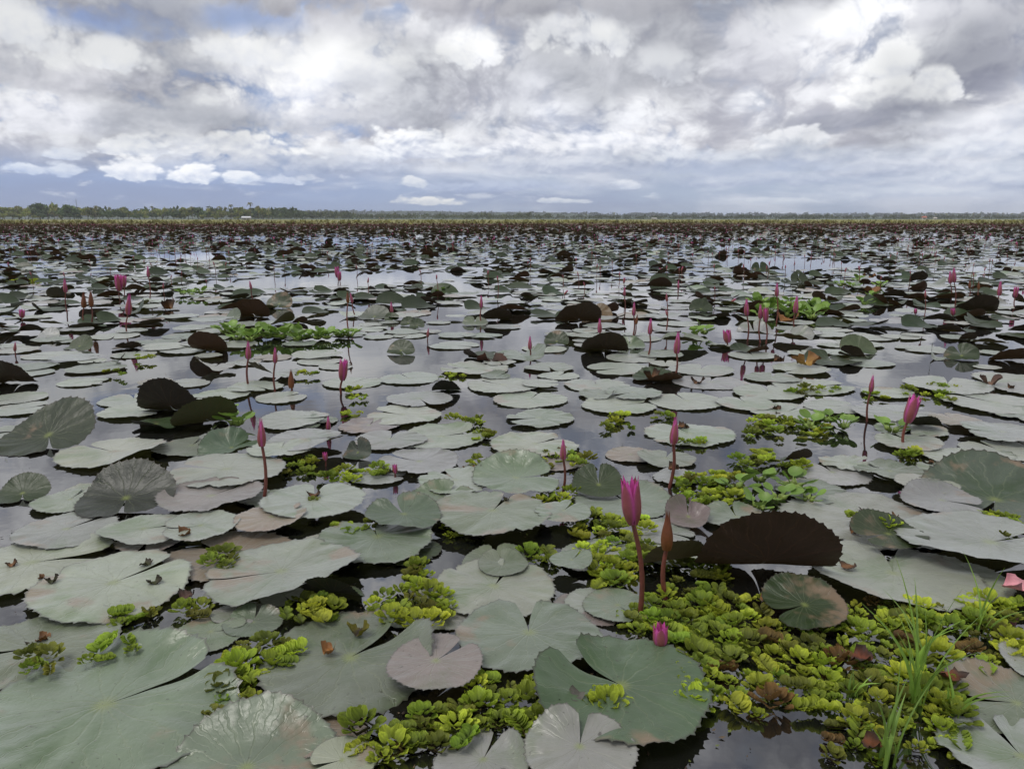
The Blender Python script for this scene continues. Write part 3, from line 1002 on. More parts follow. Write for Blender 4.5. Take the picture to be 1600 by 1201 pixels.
UP, DN, LF, RT = 90, 270, 180, 0
HERO = [
    # bottom rows, nearest the camera
    dict(a=(60, 1015, 235), tint=GREEN, slit=200, wave=.03, age=.15),
    dict(a=(165, 1110, 395), tint=GREEN, slit=38, wave=.035, gap=4, bends=[b(60, .45, 22)], age=.1, label='largest grey-green lily pad, in the bottom left corner'),
    dict(a=(385, 1205, 275), tint=GREEN, slit=250, wave=.03, bends=[b(95, .1, 24)], label='grey-green pad cut by the bottom edge, left of centre, far side lifted'),
    dict(a=(500, 1142, 140), tint=TAN, slit=100, layer=0, age=.3, label='tan half-sunken pad under the bottom edge left of the fern'),
    dict(a=(535, 1196, 110), tint=PALE, slit=200, layer=1),
    dict(a=(548, 1035, 285), tint=GREEN, slit=48, gap=13, wave=.035, bends=[b(22, .38, 38)], label='big grey-green pad carrying two brown scraps'),
    dict(a=(682, 1060, 152), tint=MAUVE, slit=52, gap=8, wave=.015, z=.02, bends=[b(20, .5, 14)], age=-.2, label='small mauve-brown pad with yellow-green centre lying over bigger green pads'),
    dict(a=(772, 878, 100), tint=GREEN, slit=90, bends=[b(70, .2, 20)]),
    dict(a=(772, 922, 198), tint=PALE, slit=70, gap=10, wave=.03, label='pale pad with a fern scrap beside its slit, left of the big flower'),
    dict(a=(826, 1003, 222), tint=GREEN, slit=92, gap=11, wave=.03, bends=[b(200, .62, 14)], label='heart-shaped grey-green pad with deep slit pointing away, centre foreground'),
    dict(a=(925, 950, 120), tint=MAUVE, slit=120, layer=0),
    dict(a=(965, 952, 108), tint=GREEN, slit=300, label='small round pad at the foot of the big half-open flower'),
    dict(a=(970, 1092, 285), tint=(0.088, 0.138, 0.070), slit=140, gap=12, wave=.035, bends=[b(165, .3, 34)], age=.12, label='big bright green pad in front of the magenta closed flower'),
    dict(a=(755, 1190, 150), tint=GREY, slit=70, bends=[b(20, .55, 60)], under=(0.10, 0.06, 0.04), age=.1),
    dict(a=(905, 1195, 170), tint=GREY, slit=80, wave=.05, bends=[b(95, .2, 20)]),
    dict(a=(1588, 1105, 200), tint=GREEN, slit=170, wave=.04, bends=[b(120, .3, 22)]),
    dict(a=(1595, 1190, 230), tint=GREY, slit=90, wave=.04, bends=[b(200, .5, 15)]),
    dict(a=(1625, 1045, 120), tint=GREY, slit=0, bends=[b(150, .2, 20)]),
    # right-hand foreground
    dict(a=(1345, 815, 235), tint=PALE, slit=330, wave=.025),
    dict(a=(1480, 905, 170), tint=PALE, slit=100, layer=1),
    dict(a=(1395, 905, 250), tint=PALE, slit=70, gap=10, wave=.02, bends=[b(215, .3, 16)], label='large pale pad with a scalloped lifted edge behind the grass'),
    dict(a=(1385, 858, 110), tint=DEEP, slit=200, z=.02, bends=[b(100, .0, 34)]),
    dict(a=(1545, 872, 258), tint=GREY, slit=20, wave=.02, z=.015, bends=[b(235, .15, 15)], label='large silvery pad with a lifted near rim at the right edge, fern ball on it'),
    dict(a=(1555, 785, 225), tint=(0.07, 0.09, 0.065), slit=230, gap=10, bends=[b(80, -.05, 30)], wave=.03, label='dark grey-green pad with its far side lifted at the right edge'),
    dict(a=(1470, 795, 120), tint=GREY, slit=330, bends=[b(100, .1, 25)], layer=4),
    dict(a=(1196, 914, 212), tint=DEEP, under=(.034, .016, .010), slit=90, gap=3, bends=[b(268, -.55, 132)], wave=.02, label='big raised pad showing its dark brown underside behind the fern mat'),
    dict(a=(1052, 900, 105), tint=DEEP, under=(0.06, 0.05, 0.025), slit=90, bends=[b(285, -.55, 110)]),
    dict(a=(1255, 965, 130), tint=DEEP, slit=200, bends=[b(80, -.3, 26)], wave=.04, label='dark green shaded pad in the fern below the big brown underside'),
    dict(a=(1075, 815, 75), tint=MAUVE, under=(0.12, 0.08, 0.06), slit=90, bends=[b(100, -.6, 70), b(0, .2, 50)]),
    dict(a=(1150, 815, 100), tint=GREEN, slit=90, bends=[b(90, .2, 20)]),
    # left foreground
    dict(a=(50, 885, 230), tint=PALE, slit=20, wave=.02),
    dict(a=(105, 835, 150), tint=GREY, slit=60),
    dict(a=(178, 920, 240), tint=PALE, slit=55, wave=.025, label='pale grey-green pad with toothed rim at left, in front of the silvery ones'),
    dict(a=(330, 990, 110), tint=GREEN, slit=10, layer=0), dict(a=(395, 975, 90), tint=GREEN, slit=90, bends=[b(90, .1, 30)], layer=0),
    dict(a=(440, 905, 235), tint=PALE, slit=200, gap=4, wave=.03, z=.01, bends=[b(-32, .0, 20)], under=(.015, .012, .01), age=.12, label='large pale pad with lifted right rim over a black hollow, left foreground'),
    dict(a=(360, 870, 190), tint=TAN, slit=150, layer=0, age=.25),
    dict(a=(505, 865, 120), tint=PALE, slit=150), dict(a=(520, 945, 92), tint=DEEP, under=(.006, .005, .005), slit=90, bends=[b(262, -.55, 105)]),  # second pad: shade of the dark hollow put into its near-black underside
    dict(a=(78, 690, 150), tint=(.026, .040, .014), slit=300, gap=4, bends=[b(75, -.45, 40)], wave=.03, label='dark green upturned pad alone at the left edge'),  # tint darkened further for the little light this face reflects
    dict(a=(36, 775, 80), tint=DEEP, slit=300, bends=[b(85, -.6, 52)], label='small dark upturned pad by the left edge, nearer the camera'),
    dict(a=(110, 785, 108), tint=PALE, slit=90),
    dict(a=(198, 790, 150), tint=(0.034, 0.04, 0.028), slit=290, gap=4, bends=[b(85, -.15, 46)], wave=.02, label='dark grey pad with its far half curled up, left foreground'),  # low reflection of the curled half put into the whole tint
    dict(a=(178, 712, 160), tint=PALE, slit=150, gap=4, z=.01, bends=[b(-10, .2, 18)]),
    dict(a=(226, 838, 130), tint=PALE, slit=20, bends=[b(240, .3, 14)]), dict(a=(315, 836, 118), tint=PALE, slit=200, cup=.05),
    dict(a=(330, 788, 152), tint=MAUVE, slit=60, gap=3, cup=.07, label='mauve pad with an upturned rim in front of the left bud'),
    dict(a=(355, 748, 172), tint=PALE, slit=170, gap=5), dict(a=(425, 825, 110), tint=TAN, slit=30, bends=[b(20, .3, 22)], age=.2),
    dict(a=(490, 800, 158), tint=PALE, slit=95, gap=8, label='pale pad with a dark scrap at its centre, right of the left bud'),
    dict(a=(300, 700, 110), tint=GREEN, slit=90), dict(a=(362, 706, 96), tint=(0.08, 0.115, 0.07), slit=60, bends=[b(120, .0, 40), b(330, .3, 20)], wave=.05),
    dict(a=(440, 715, 100), tint=PALE, slit=90), dict(a=(480, 702, 122), tint=GREY, slit=20, bends=[b(335, .45, 24)]),
    dict(a=(265, 650, 105), tint=DEEP, under=(.018, .011, .009), slit=90, bends=[b(265, -.7, 112)], label='black-brown upright pad in the left cluster of leaves'),
    dict(a=(322, 670, 95), tint=DEEP, under=(.045, .05, .02), slit=90, bends=[b(300, -.7, 105)], label='olive underside of the folded pad beside the left hyacinth'),
    dict(a=(245, 668, 80), tint=DEEP, under=(.012, .01, .01), slit=200, bends=[b(250, .1, 30)]),
    dict(a=(205, 645, 96), tint=PALE, slit=0), dict(a=(210, 625, 100), tint=PALE, slit=120), dict(a=(35, 640, 90), tint=PALE, slit=50),
    dict(a=(590, 745, 90), tint=GREY, slit=0), dict(a=(560, 712, 50), tint=(0.06, 0.075, 0.055), slit=90, bends=[b(60, -.7, 80)]),
    dict(a=(590, 850, 180), tint=GREEN, slit=110, wave=.04), dict(a=(632, 862, 110), tint=DEEP, slit=90, layer=0),
    dict(a=(632, 826, 118), tint=(0.10, 0.13, 0.085), slit=120, gap=9, z=.015, bends=[b(100, .1, 30), b(250, .5, 14)], wave=.04),
    dict(a=(690, 795, 110), tint=GREEN, slit=60, bends=[b(85, .2, 30)]), dict(a=(712, 768, 122), tint=PALE, slit=120),
    dict(a=(806, 765, 135), tint=GREEN, slit=10, gap=5, bends=[b(95, .0, 36)], wave=.04, label='pad with its far half curled up just left of the slender bud'),
    dict(a=(770, 818, 185), tint=GREEN, slit=70, age=.32, wave=.03), dict(a=(880, 818, 90), tint=GREEN, slit=60), dict(a=(785, 890, 80), tint=GREEN, slit=100, bends=[b(80, .1, 25)]),
    dict(a=(893, 893, 66), tint=GREEN, slit=50, z=.02, bends=[b(20, .0, 25)]),
    dict(a=(975, 785, 150), tint=GREEN, slit=110, gap=9, bends=[b(60, .5, 18)], age=.05), dict(a=(935, 770, 85), tint=DEEP, slit=90, z=.01, bends=[b(95, -.4, 42)], label='dark green lifted lobe just right of the slender bud'),
    dict(a=(690, 684, 138), tint=PALE, slit=30, bends=[b(40, .5, 26)]), dict(a=(655, 725, 128), tint=GREY, slit=150, gap=4, cup=.045),
    dict(a=(610, 690, 110), tint=GREY, slit=90), dict(a=(836, 697, 138), tint=PALE, slit=40, wave=.03), dict(a=(842, 656, 106), tint=GREEN, slit=200, wave=.03),
    dict(a=(870, 722, 90), tint=MAUVE, slit=90, layer=0), dict(a=(985, 712, 80), tint=TAN, slit=0, age=.1), dict(a=(1040, 720, 90), tint=GREEN, slit=70, bends=[b(170, .3, 18)]),
    dict(a=(630, 651, 120), tint=PALE, slit=160, gap=8), dict(a=(1078, 680, 136), tint=PALE, slit=110, gap=4, label='flat round pale pad right behind the tallest centre bud'),
    dict(a=(966, 634, 118), tint=PALE, slit=20, gap=3, cup=.02), dict(a=(1073, 628, 118), tint=PALE, slit=100, gap=3), dict(a=(828, 625, 114), tint=PALE, slit=70, gap=3),
    dict(a=(785, 604, 114), tint=PALE, slit=140, gap=4), dict(a=(932, 603, 102), tint=PALE, slit=90, gap=4), dict(a=(873, 588, 64), tint=PALE, slit=60), dict(a=(845, 603, 60), tint=PALE, slit=0),
    dict(a=(550, 599, 90), tint=PALE, slit=60, gap=3), dict(a=(640, 592, 94), tint=PALE, slit=120, gap=3), dict(a=(742, 578, 104), tint=PALE, slit=170, bends=[b(200, .4, 10)]),
    dict(a=(698, 612, 48), tint=DEEP, under=(.008, .007, .006), slit=0, bends=[b(270, -.3, 95)]),
    dict(a=(970, 577, 104), tint=PALE, slit=200), dict(a=(985, 560, 80), tint=PALE, slit=20), dict(a=(1110, 598, 112), tint=GREY, slit=70), dict(a=(1095, 580, 100), tint=PALE, slit=70),
    dict(a=(460, 658, 112), tint=PALE, slit=10, bends=[b(320, .6, 12)]), dict(a=(440, 622, 80), tint=PALE, slit=50), dict(a=(500, 565, 70), tint=PALE, slit=60),
    dict(a=(1230, 645, 110), tint=PALE, slit=40), dict(a=(1300, 638, 90), tint=PALE, slit=10), dict(a=(1400, 650, 125), tint=GREY, slit=10), dict(a=(1300, 740, 120), tint=GREY, slit=90),
    dict(a=(1490, 662, 76), tint=TAN, slit=90, gap=3), dict(a=(1565, 685, 118), tint=GREY, slit=170, gap=3, cup=.03), dict(a=(1560, 705, 110), tint=PALE, slit=100, layer=0),
    dict(a=(1495, 717, 98), tint=PALE, slit=30, gap=3), dict(a=(1325, 727, 84), tint=PALE, slit=10, wave=.05), dict(a=(1390, 743, 100), tint=GREEN, slit=120, wave=.05, cup=.04),
    dict(a=(1420, 695, 100), tint=PALE, slit=100), dict(a=(1435, 672, 62), tint=DEEP, under=(.01, .008, .007), slit=90, bends=[b(260, -.2, 80)]), dict(a=(1445, 770, 90), tint=PALE, slit=20),
    dict(a=(1245, 725, 50), tint=DEEP, under=DARKU, slit=90, bends=[b(285, -.5, 100)]), dict(a=(1555, 632, 150), tint=PALE, slit=120), dict(a=(1480, 605, 130), tint=PALE, slit=60),
    dict(a=(1590, 595, 120), tint=PALE, slit=10), dict(a=(1270, 605, 120), tint=PALE, slit=10), dict(a=(1200, 615, 110), tint=PALE, slit=80),
    # mid-distance: the ones that stand up
    dict(a=(18, 603, 72), tint=DEEP, under=DARKU, slit=90, bends=[b(268, -.7, 105)], label='black underside of an upright pad at the left edge'),
    dict(a=(325, 552, 58), tint=DEEP, under=BROWNU, slit=90, bends=[b(270, -.8, 110)], label='upright brown pad at the left end of the hyacinth raft'),
    dict(a=(395, 498, 52), tint=DEEP, under=BROWNU, slit=90, bends=[b(280, -.8, 105)], label='upright dark brown pad behind the hyacinth raft'),
    dict(a=(437, 480, 42), tint=DEEP, slit=270, bends=[b(85, -.8, 72)], label='upright grey-green pad just right of the brown one behind the raft'),
    dict(a=(365, 500, 30), tint=GREEN, slit=270, bends=[b(60, -.8, 75)]), dict(a=(585, 497, 52), tint=(0.08, 0.09, 0.07), slit=270, bends=[b(70, -.5, 52)]),
    dict(a=(627, 552, 42), tint=DEEP, slit=300, bends=[b(85, -.8, 62)], label='small round green upright pad in open water, centre left'),
    dict(a=(612, 500, 22), tint=DEEP, slit=300, bends=[b(85, -.8, 70)]), dict(a=(638, 508, 24), tint=DEEP, slit=300, bends=[b(85, -.8, 70)]), dict(a=(652, 512, 26), tint=DEEP, slit=300, bends=[b(65, -.8, 75)]),
    dict(a=(777, 502, 48), tint=DEEP, under=DARKU, slit=90, bends=[b(275, -.6, 85)]), dict(a=(742, 507, 40), tint=GREEN, slit=90, bends=[b(90, -.2, 40)]),
    dict(a=(905, 506, 72), tint=(0.09, 0.07, 0.03), under=DARKU, slit=90, bends=[b(280, -.6, 95)], label='curled brown dying pad left of the row of centre buds'),
    dict(a=(932, 495, 50), tint=(0.15, 0.09, 0.03), under=(.12, .05, .015), slit=90, bends=[b(85, -.6, 62)]),
    dict(a=(945, 552, 74), tint=DEEP, under=DARKU, slit=90, bends=[b(262, -.5, 95)], label='wide blackish upturned pad below the row of centre buds'),
    dict(a=(985, 542, 44), tint=GREEN, slit=90, bends=[b(85, -.5, 58)]), dict(a=(870, 537, 40), tint=DEEP, slit=270, bends=[b(80, -.7, 62)]), dict(a=(1070, 540, 70), tint=GREEN, under=DARKU, slit=90, bends=[b(250, .0, 25), b(90, .2, 30)], z=.03),
    dict(a=(1340, 550, 54), tint=(0.075, 0.105, 0.045), slit=270, bends=[b(88, -.7, 62)], label='round green upright pad in the pale carpet at right'),
    dict(a=(1455, 560, 40), tint=GREEN, under=(.05, .03, .02), slit=90, bends=[b(150, -.5, 88)], label='pointed upright half-folded pad at right'), dict(a=(1502, 560, 48), tint=DEEP, slit=90, bends=[b(60, -.4, 60)]),
    dict(a=(1580, 566, 60), tint=DEEP, under=BROWNU, slit=90, bends=[b(270, -.6, 80)], label='brown underside of an upright pad by the right edge'),
    dict(a=(1513, 533, 26), tint=DEEP, under=DARKU, slit=90, bends=[b(270, -.8, 100)]), dict(a=(1545, 537, 50), tint=GREY, under=DARKU, slit=90, bends=[b(240, .0, 30)]),
    dict(a=(1095, 486, 38), tint=DEEP, slit=270, bends=[b(90, -.7, 66)], label='upright green pad left of the right-hand hyacinths'), dict(a=(1100, 480, 22), tint=DEEP, slit=270, bends=[b(20, -.7, 80)]),
    dict(a=(1248, 440, 27), tint=DEEP, under=DARKU, slit=90, bends=[b(90, -.8, 80)]), dict(a=(1187, 425, 28), tint=DEEP, under=DARKU, slit=90, bends=[b(90, -.8, 80)]), dict(a=(1435, 440, 28), tint=DEEP, under=DARKU, slit=90, bends=[b(270, -.8, 100)]),
    dict(a=(125, 545, 46), tint=(0.08, 0.10, 0.05), slit=270, bends=[b(70, -.7, 58)], label='mottled green upright pad at left, nearer than the bud cluster'), dict(a=(75, 528, 36), tint=GREY, slit=270, bends=[b(85, -.6, 55)]),
    dict(a=(90, 468, 32), tint=DEEP, under=(.05, .045, .03), slit=90, bends=[b(272, -.85, 108)], label='olive upright pad behind the left bud cluster'), dict(a=(145, 498, 40), tint=DEEP, under=DARKU, slit=90, bends=[b(265, -.4, 90)]),
    dict(a=(90, 510, 50), tint=GREY, under=DARKU, slit=90, bends=[b(250, .1, 30)], z=.02), dict(a=(215, 490, 40), tint=DEEP, under=DARKU, slit=90, bends=[b(30, -.5, 60)]), dict(a=(182, 568, 40), tint=DEEP, slit=270, bends=[b(20, -.2, 55)]),
    dict(a=(425, 590, 80), tint=GREY, under=DARKU, slit=90, bends=[b(225, -.2, 40)], z=.02), dict(a=(335, 580, 60), tint=GREY, under=DARKU, slit=90, bends=[b(210, -.1, 40)], z=.02), dict(a=(1180, 525, 62), tint=GREY, under=DARKU, slit=90, bends=[b(85, .0, 45), b(250, .3, 20)], z=.02),
    dict(a=(1240, 532, 60), tint=GREY, under=(.04, .015, .012), slit=90, bends=[b(40, .0, 45), b(240, .2, 30)], z=.02), dict(a=(1520, 490, 70), tint=DEEP, under=DARKU, slit=90, bends=[b(265, -.3, 50)], z=.02), dict(a=(1550, 478, 50), tint=GREY, slit=90, bends=[b(80, .0, 40)], z=.02),
]
for i in range(34):
    for _ in range(60):
        fx, fy = rng.uniform(-20, 1620), 640 + 330 * rng.uniform() ** 1.2
        if (fx > 1020 and fy > 870) or (fx > 1060 and 880 > fy > 800 and fx < 1300) or any(q[0] < fx < q[2] and q[1] < fy < q[3] for q in [(0, 690, 120, 830), (540, 820, 680, 900), (400, 598, 640, 660), (700, 600, 1180, 735)]):
            continue
        break
    add_pad(fx, fy, rng.uniform(55, 115), rng.uniform(0, 360), tint=[GREEN, PALE, GREY, MAUVE, TAN][rng.choice(5, p=[.35, .3, .2, .07, .08])], wave=.03, age=rng.uniform(0, .25), layer=0)
for h in HERO:
    kw = dict(h)
    add_pad(*kw.pop('a'), **kw)
N_HERO = len(PADS)


# ---- the carpet beyond: individuals first, then one mass
def patch(x, y):
    return math.sin(x * 0.55 + 1.3 * math.sin(y * 0.32)) * math.sin(y * 0.41 + 0.9 * math.sin(x * 0.37) + 1)


OPEN = [(400, 598, 640, 660), (540, 545, 720, 590), (870, 560, 900, 575), (1000, 640, 1190, 720), (560, 640, 960, 720)]


def carpet():
    cell = {}
    def key(x, y):
        return int(math.floor(x / .4)), int(math.floor(y / .4))
    for p in PADS:
        cell.setdefault(key(p['x'], p['y']), []).append((p['x'], p['y'], p['R']))
    out = []
    y = 2.9
    while y < 108:
        half = 0.70 * y + 1.5
        if y < 12:
            dens, tight = 15.0, .67
        elif y < 30:
            dens, tight = 12.0, .70
        elif y < 55:
            dens, tight = 6.0, .85
        else:
            dens, tight = 4.0, .85
        dy = 0.35 if y < 30 else 1.0
        n = int(dens * dy * 2 * half)
        for _ in range(n):
            x = rng.uniform(-half, half)
            yy = y + rng.uniform(0, dy)
            rad = rng.choice([rng.uniform(.12, .165), rng.uniform(.07, .12)], p=[.75, .25])
            if patch(x, yy) > (.66 if yy > 5 else .8):
                continue
            if yy < 14:
                ppx, ppy = to_px((x, yy, 0))
                if ppy > 640 or any(q[0] < ppx < q[2] and q[1] < ppy < q[3] for q in OPEN):
                    continue
            if yy < 45:
                kx, ky = key(x, yy)
                if any(math.hypot(x - a, yy - b_) < (rad + c) * tight for i in (-1, 0, 1) for j in (-1, 0, 1) for a, b_, c in cell.get((kx + i, ky + j), ())):
                    continue
                cell.setdefault((kx, ky), []).append((x, yy, rad))
            out.append((x, yy, rad))
        y += dy
    out.sort(key=lambda q: q[1] + 0.25 * abs(q[0]))
    return out


def random_style(y):
    """tint, underside, bends for a pad of the carpet"""
    f = rng.uniform()
    tint = [PALE, GREEN, GREY, PALE, TAN][rng.choice(5, p=[.40, .24, .20, .11, .05])]
    under = [DARKU, BROWNU, GREENU][rng.choice(3, p=[.5, .38, .12])]
    up = .10 if y < 6 else (.32 if y < 24 else .42)
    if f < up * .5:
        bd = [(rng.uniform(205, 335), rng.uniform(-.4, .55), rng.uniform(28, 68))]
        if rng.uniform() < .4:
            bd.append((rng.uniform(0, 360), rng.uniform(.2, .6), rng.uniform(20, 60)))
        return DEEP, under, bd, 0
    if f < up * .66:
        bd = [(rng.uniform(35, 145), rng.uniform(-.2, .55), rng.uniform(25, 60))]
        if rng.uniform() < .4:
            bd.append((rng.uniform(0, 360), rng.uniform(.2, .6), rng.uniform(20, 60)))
        return DEEP, under, bd, 0  # blades tilted to the viewer: lesser reflection put into the dark tint
    if f < up * 1.5:
        return tint, under, [(rng.uniform(0, 360), rng.uniform(.1, .6), rng.uniform(15, 60))], 0
    return tint, under, [], (rng.uniform(.02, .07) if rng.uniform() < .25 else 0)


CARPET = carpet()
n_ind = 300 - N_HERO
vis = [q for q in CARPET if abs(to_px((q[0], q[1], 0))[0] - 800) < 850]
ind = set(id(q) for q in vis[:n_ind])
for q in vis[:n_ind]:
    x, y, rad = q
    tint, under, bends, cup = random_style(y)
    ppx, ppy = to_px((x, y, 0))
    add_pad(ppx, ppy, 2 * rad / m_per_px(ppy), slit=rng.uniform(0, 360), bends=bends, tint=tint, under=under, cup=cup, wave=rng.uniform(.012, .034), gap=rng.uniform(3, 8))

protos = {}
def far_proto(kind):
    if kind not in protos:
        lst = []
        for i in range(36):
            style = random_style(20 if kind == 0 else 40)
            rings = np.array([.02, .5, .85, 1.0]) if kind == 0 else np.array([.02, .6, 1.0])
            geo = pad_geometry(1.0, rng.uniform(0, 360), 6, style[2], .032, style[3], 11 if kind == 0 else 8, rings, 2 if kind == 0 else 1, seed=900 + i + 50 * kind)
            lst.append((geo, style))
        protos[kind] = lst
    return protos[kind]


VV, FF, TT, UU, PP = [], [], [], [], []
nb = 0
for q in CARPET:
    if id(q) in ind:
        continue
    x, y, rad = q
    lst = far_proto(0 if y < 28 else 1)
    geo, style = lst[rng.integers(len(lst))]
    a = rng.uniform(-.5, .5)
    ca, sa = math.cos(a), math.sin(a)
    g0 = geo[0] * rad * (1.0 if y < 40 else 1.35)
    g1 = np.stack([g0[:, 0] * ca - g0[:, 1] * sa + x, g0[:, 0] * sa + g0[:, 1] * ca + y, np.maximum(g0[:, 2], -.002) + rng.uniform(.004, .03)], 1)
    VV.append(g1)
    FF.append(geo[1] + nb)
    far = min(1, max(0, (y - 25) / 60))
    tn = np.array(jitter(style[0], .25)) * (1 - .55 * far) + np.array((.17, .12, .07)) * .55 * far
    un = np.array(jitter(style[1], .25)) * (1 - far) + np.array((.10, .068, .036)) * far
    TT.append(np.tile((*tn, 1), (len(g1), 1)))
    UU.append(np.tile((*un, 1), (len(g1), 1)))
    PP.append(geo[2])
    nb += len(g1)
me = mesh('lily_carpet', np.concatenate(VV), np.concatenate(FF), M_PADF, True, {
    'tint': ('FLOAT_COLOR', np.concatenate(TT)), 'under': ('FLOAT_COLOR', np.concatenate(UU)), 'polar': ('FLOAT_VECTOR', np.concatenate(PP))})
tag(link('lily_carpet', me), 'dense carpet of lily pads, flat and upturned, reaching to the far shore', 'lily pads', None, 'stuff')


# ------------------------------------------------------------------ water-lily flowers
SEP_B, SEP_T = np.array((0.30, 0.10, 0.07)), np.array((0.44, 0.11, 0.16))
PET_B, PET_T = np.array((0.62, 0.18, 0.36)), np.array((0.86, 0.13, 0.54))


def petal_geo(k, n, half, rad, length, flare, tip, c0, c1, rim=None, phase=0.0):
    nu, nv = 9, 7
    Vv, A = [], []
    f0 = 2 * math.pi * k / n + phase
    for i in range(nu):
        u = i / (nu - 1)
        prof = math.sin(math.pi * min(1, u * .80 + .14)) ** 0.75
        rho = rad * (prof * (1 - u) + u * (tip + flare * u))
        hw = half * (1 - max(0, (u - .5) / .5) ** 2.2) * (0.75 + .25 * min(1, u * 4))
        for j in range(nv):
            v = j / (nv - 1) * 2 - 1
            f = f0 + v * hw
            keel = 1 + 0.07 * (1 - v * v)
            Vv.append((rho * keel * math.cos(f), rho * keel * math.sin(f), length * (u - 0.04 * (v * v) * u)))
            cc = c0 * (1 - u) + c1 * u
            if rim is not None:
                cc = cc * (1 - .8 * abs(v) ** 4) + rim * .8 * abs(v) ** 4
            A.append((*cc, 1))
    return np.array(Vv), grid_faces(nu, nv), np.array(A)


def flower_parts(open_, dying=False):
    """unit-length bud: list of (part name, mesh)"""
    sep, pet = [], []
    sb, st = (SEP_B, SEP_T) if not dying else (np.array((.24, .09, .03)), np.array((.20, .06, .03)))
    for k in range(4):
        g = petal_geo(k, 4, 0.80, .19, .93 if open_ else .97, .16 if open_ else -.02, .85 if open_ else .22, sb, st, None if dying else PET_T * .75, .3)
        sep.append(('sepal', mesh('sepal', g[0], g[1], M_PETAL, True, {'tint': ('FLOAT_COLOR', g[2])})))
    for k in range(6):
        g = petal_geo(k, 6, 0.52, .165, 1.0 if k % 2 else .965, .14 if open_ else .02, .88 if open_ else .24, PET_B if not dying else sb, PET_T if not dying else st, None, .1)
        pet.append(('petal', mesh('petal', g[0], g[1], M_PETAL, True, {'tint': ('FLOAT_COLOR', g[2])})))
    return sep + pet


FL = {'closed': flower_parts(False), 'open': flower_parts(True), 'dying': flower_parts(False, True)}


def bud_mesh(open_):
    M = Merge()
    for k in range(4):
        g = petal_geo(k, 4, 0.85, .19, .95, .16 if open_ else 0, .6 if open_ else .22, SEP_B, SEP_T, None, .3)
        M.add(g[0], g[1], 0, g[2])
    for k in range(4):
        g = petal_geo(k, 4, 0.7, .155, 1.0, .16 if open_ else 0, .6 if open_ else .2, PET_B, PET_T, None, 1.1)
        M.add(g[0], g[1], 0, g[2])
    return M.mesh('bud', M_PETAL)


BUDS = [bud_mesh(False), bud_mesh(True)]
FLOWERS = []
LANDMARKS = []


def aim(d):
    return Vector(d).to_track_quat('Z', 'Y').to_matrix().to_4x4()


def stalk_mesh(vec, r, bow, col=(0.17, 0.05, 0.035)):
    t = np.linspace(-0.06, 1, 9)
    P = np.outer(t, np.array(vec))
    s = np.array((-vec[1] - .2, vec[0] + .8, 0))
    s = s / (np.linalg.norm(s) + 1e-6)
    P = P + np.outer(np.sin(np.clip(t, 0, 1) * math.pi) * bow, np.array((s[1], s[0] * .3, 0)))
    Vv, Ff = tube(P, np.linspace(r * 1.12, r * .85, 9), 8)
    A = np.tile((*col, 1), (len(Vv), 1))
    return mesh('stalk', Vv, Ff, M_STALK, True, {'tint': ('FLOAT_COLOR', A)}), P


def flower(tx, ty, bx, by, blen, kind, label, short=None, group='water-lily flowers', lean=0.0):
    base = ground(bx, by)
    tip = at_depth(tx, ty, base.y)
    L = blen * m_per_px(by)
    L = max(L, .03)
    t = empty('water_lily_flower', base)
    vec = np.array(tip - base)
    h = np.linalg.norm(vec)
    up = Vector(vec / h)
    low = kind == 'low'
    if low:
        sv = np.array((0, 0, .022))
        kind = 'open'
    else:
        sv = vec * max(0.15, (h - L) / h)
    me_, P_ = stalk_mesh(sv, max(.0028, min(.0052, L * .058)), h * .035 * rng.choice([-1, 1]))
    link('stalk', me_, t)
    d = Vector((up.x + lean, up.y - .05, up.z))
    M4 = Matrix.Translation(Vector(P_[-1]) - Vector((0, 0, .002))) @ aim(d) @ Matrix.Rotation(rng.uniform(0, 1.5), 4, 'Z') @ Matrix.Diagonal((L * (1.5 if low else 1), L * (1.5 if low else 1), L, 1))
    for nm, me_ in FL[kind]:
        link(nm, me_, t, M4)
    tag(t, label, 'flower', group)
    FLOWERS.append((base.x, base.y))
    if short:
        LANDMARKS.append((short, tx * .3 + bx * .7, by))
    return t


flower(983, 740, 1000, 962, 78, 'open', 'largest half-open pink flower on a tall red stalk, right of centre', 'the largest pink flower')
flower(1043, 793, 1040, 935, 66, 'dying', 'withered orange-brown bud just right of the largest pink flower', 'the withered orange bud')
flower(1056, 647, 1046, 762, 46, 'closed', 'tall brown bud with pink tip behind the withered orange bud', 'the tall pink-tipped bud')
flower(880, 683, 880, 768, 34, 'closed', 'slender brown bud standing in fern, centre', 'the slender centre bud')
flower(408, 650, 412, 786, 46, 'closed', 'tall pink-tipped bud standing in open water at left', 'the tall left bud')
flower(1426, 612, 1411, 697, 48, 'open', 'leaning magenta flower at right with ragged tip', 'the leaning magenta flower', lean=.12)
flower(1364, 583, 1355, 658, 28, 'closed', 'slender brown bud just left of the leaning magenta flower', 'the slender right bud')
flower(538, 558, 533, 615, 36, 'open', 'pink bud with one loose petal over open water, left of centre', 'the open-water bud')
flower(1060, 515, 1054, 592, 36, 'closed', 'tall pink bud on a straight stalk, rightmost of the centre row', 'the tall centre-row bud')
flower(430, 540, 430, 612, 26, 'closed', 'pink bud in front of the left hyacinth raft', 'the raft-front bud')
flower(455, 574, 455, 612, 32, 'dying', 'brown low bud beside the bud in front of the raft')
flower(388, 530, 388, 603, 30, 'closed', 'reddish bud at the left end of the hyacinth raft')
flower(513, 647, 513, 678, 26, 'closed', 'short pink bud rising from fern, right of the tall left bud', 'the short pink bud')
flower(1017, 495, 1013, 556, 26, 'closed', 'pink bud third from left in the centre row')
flower(991, 470, 989, 526, 22, 'closed', 'slim brown bud behind the centre row')
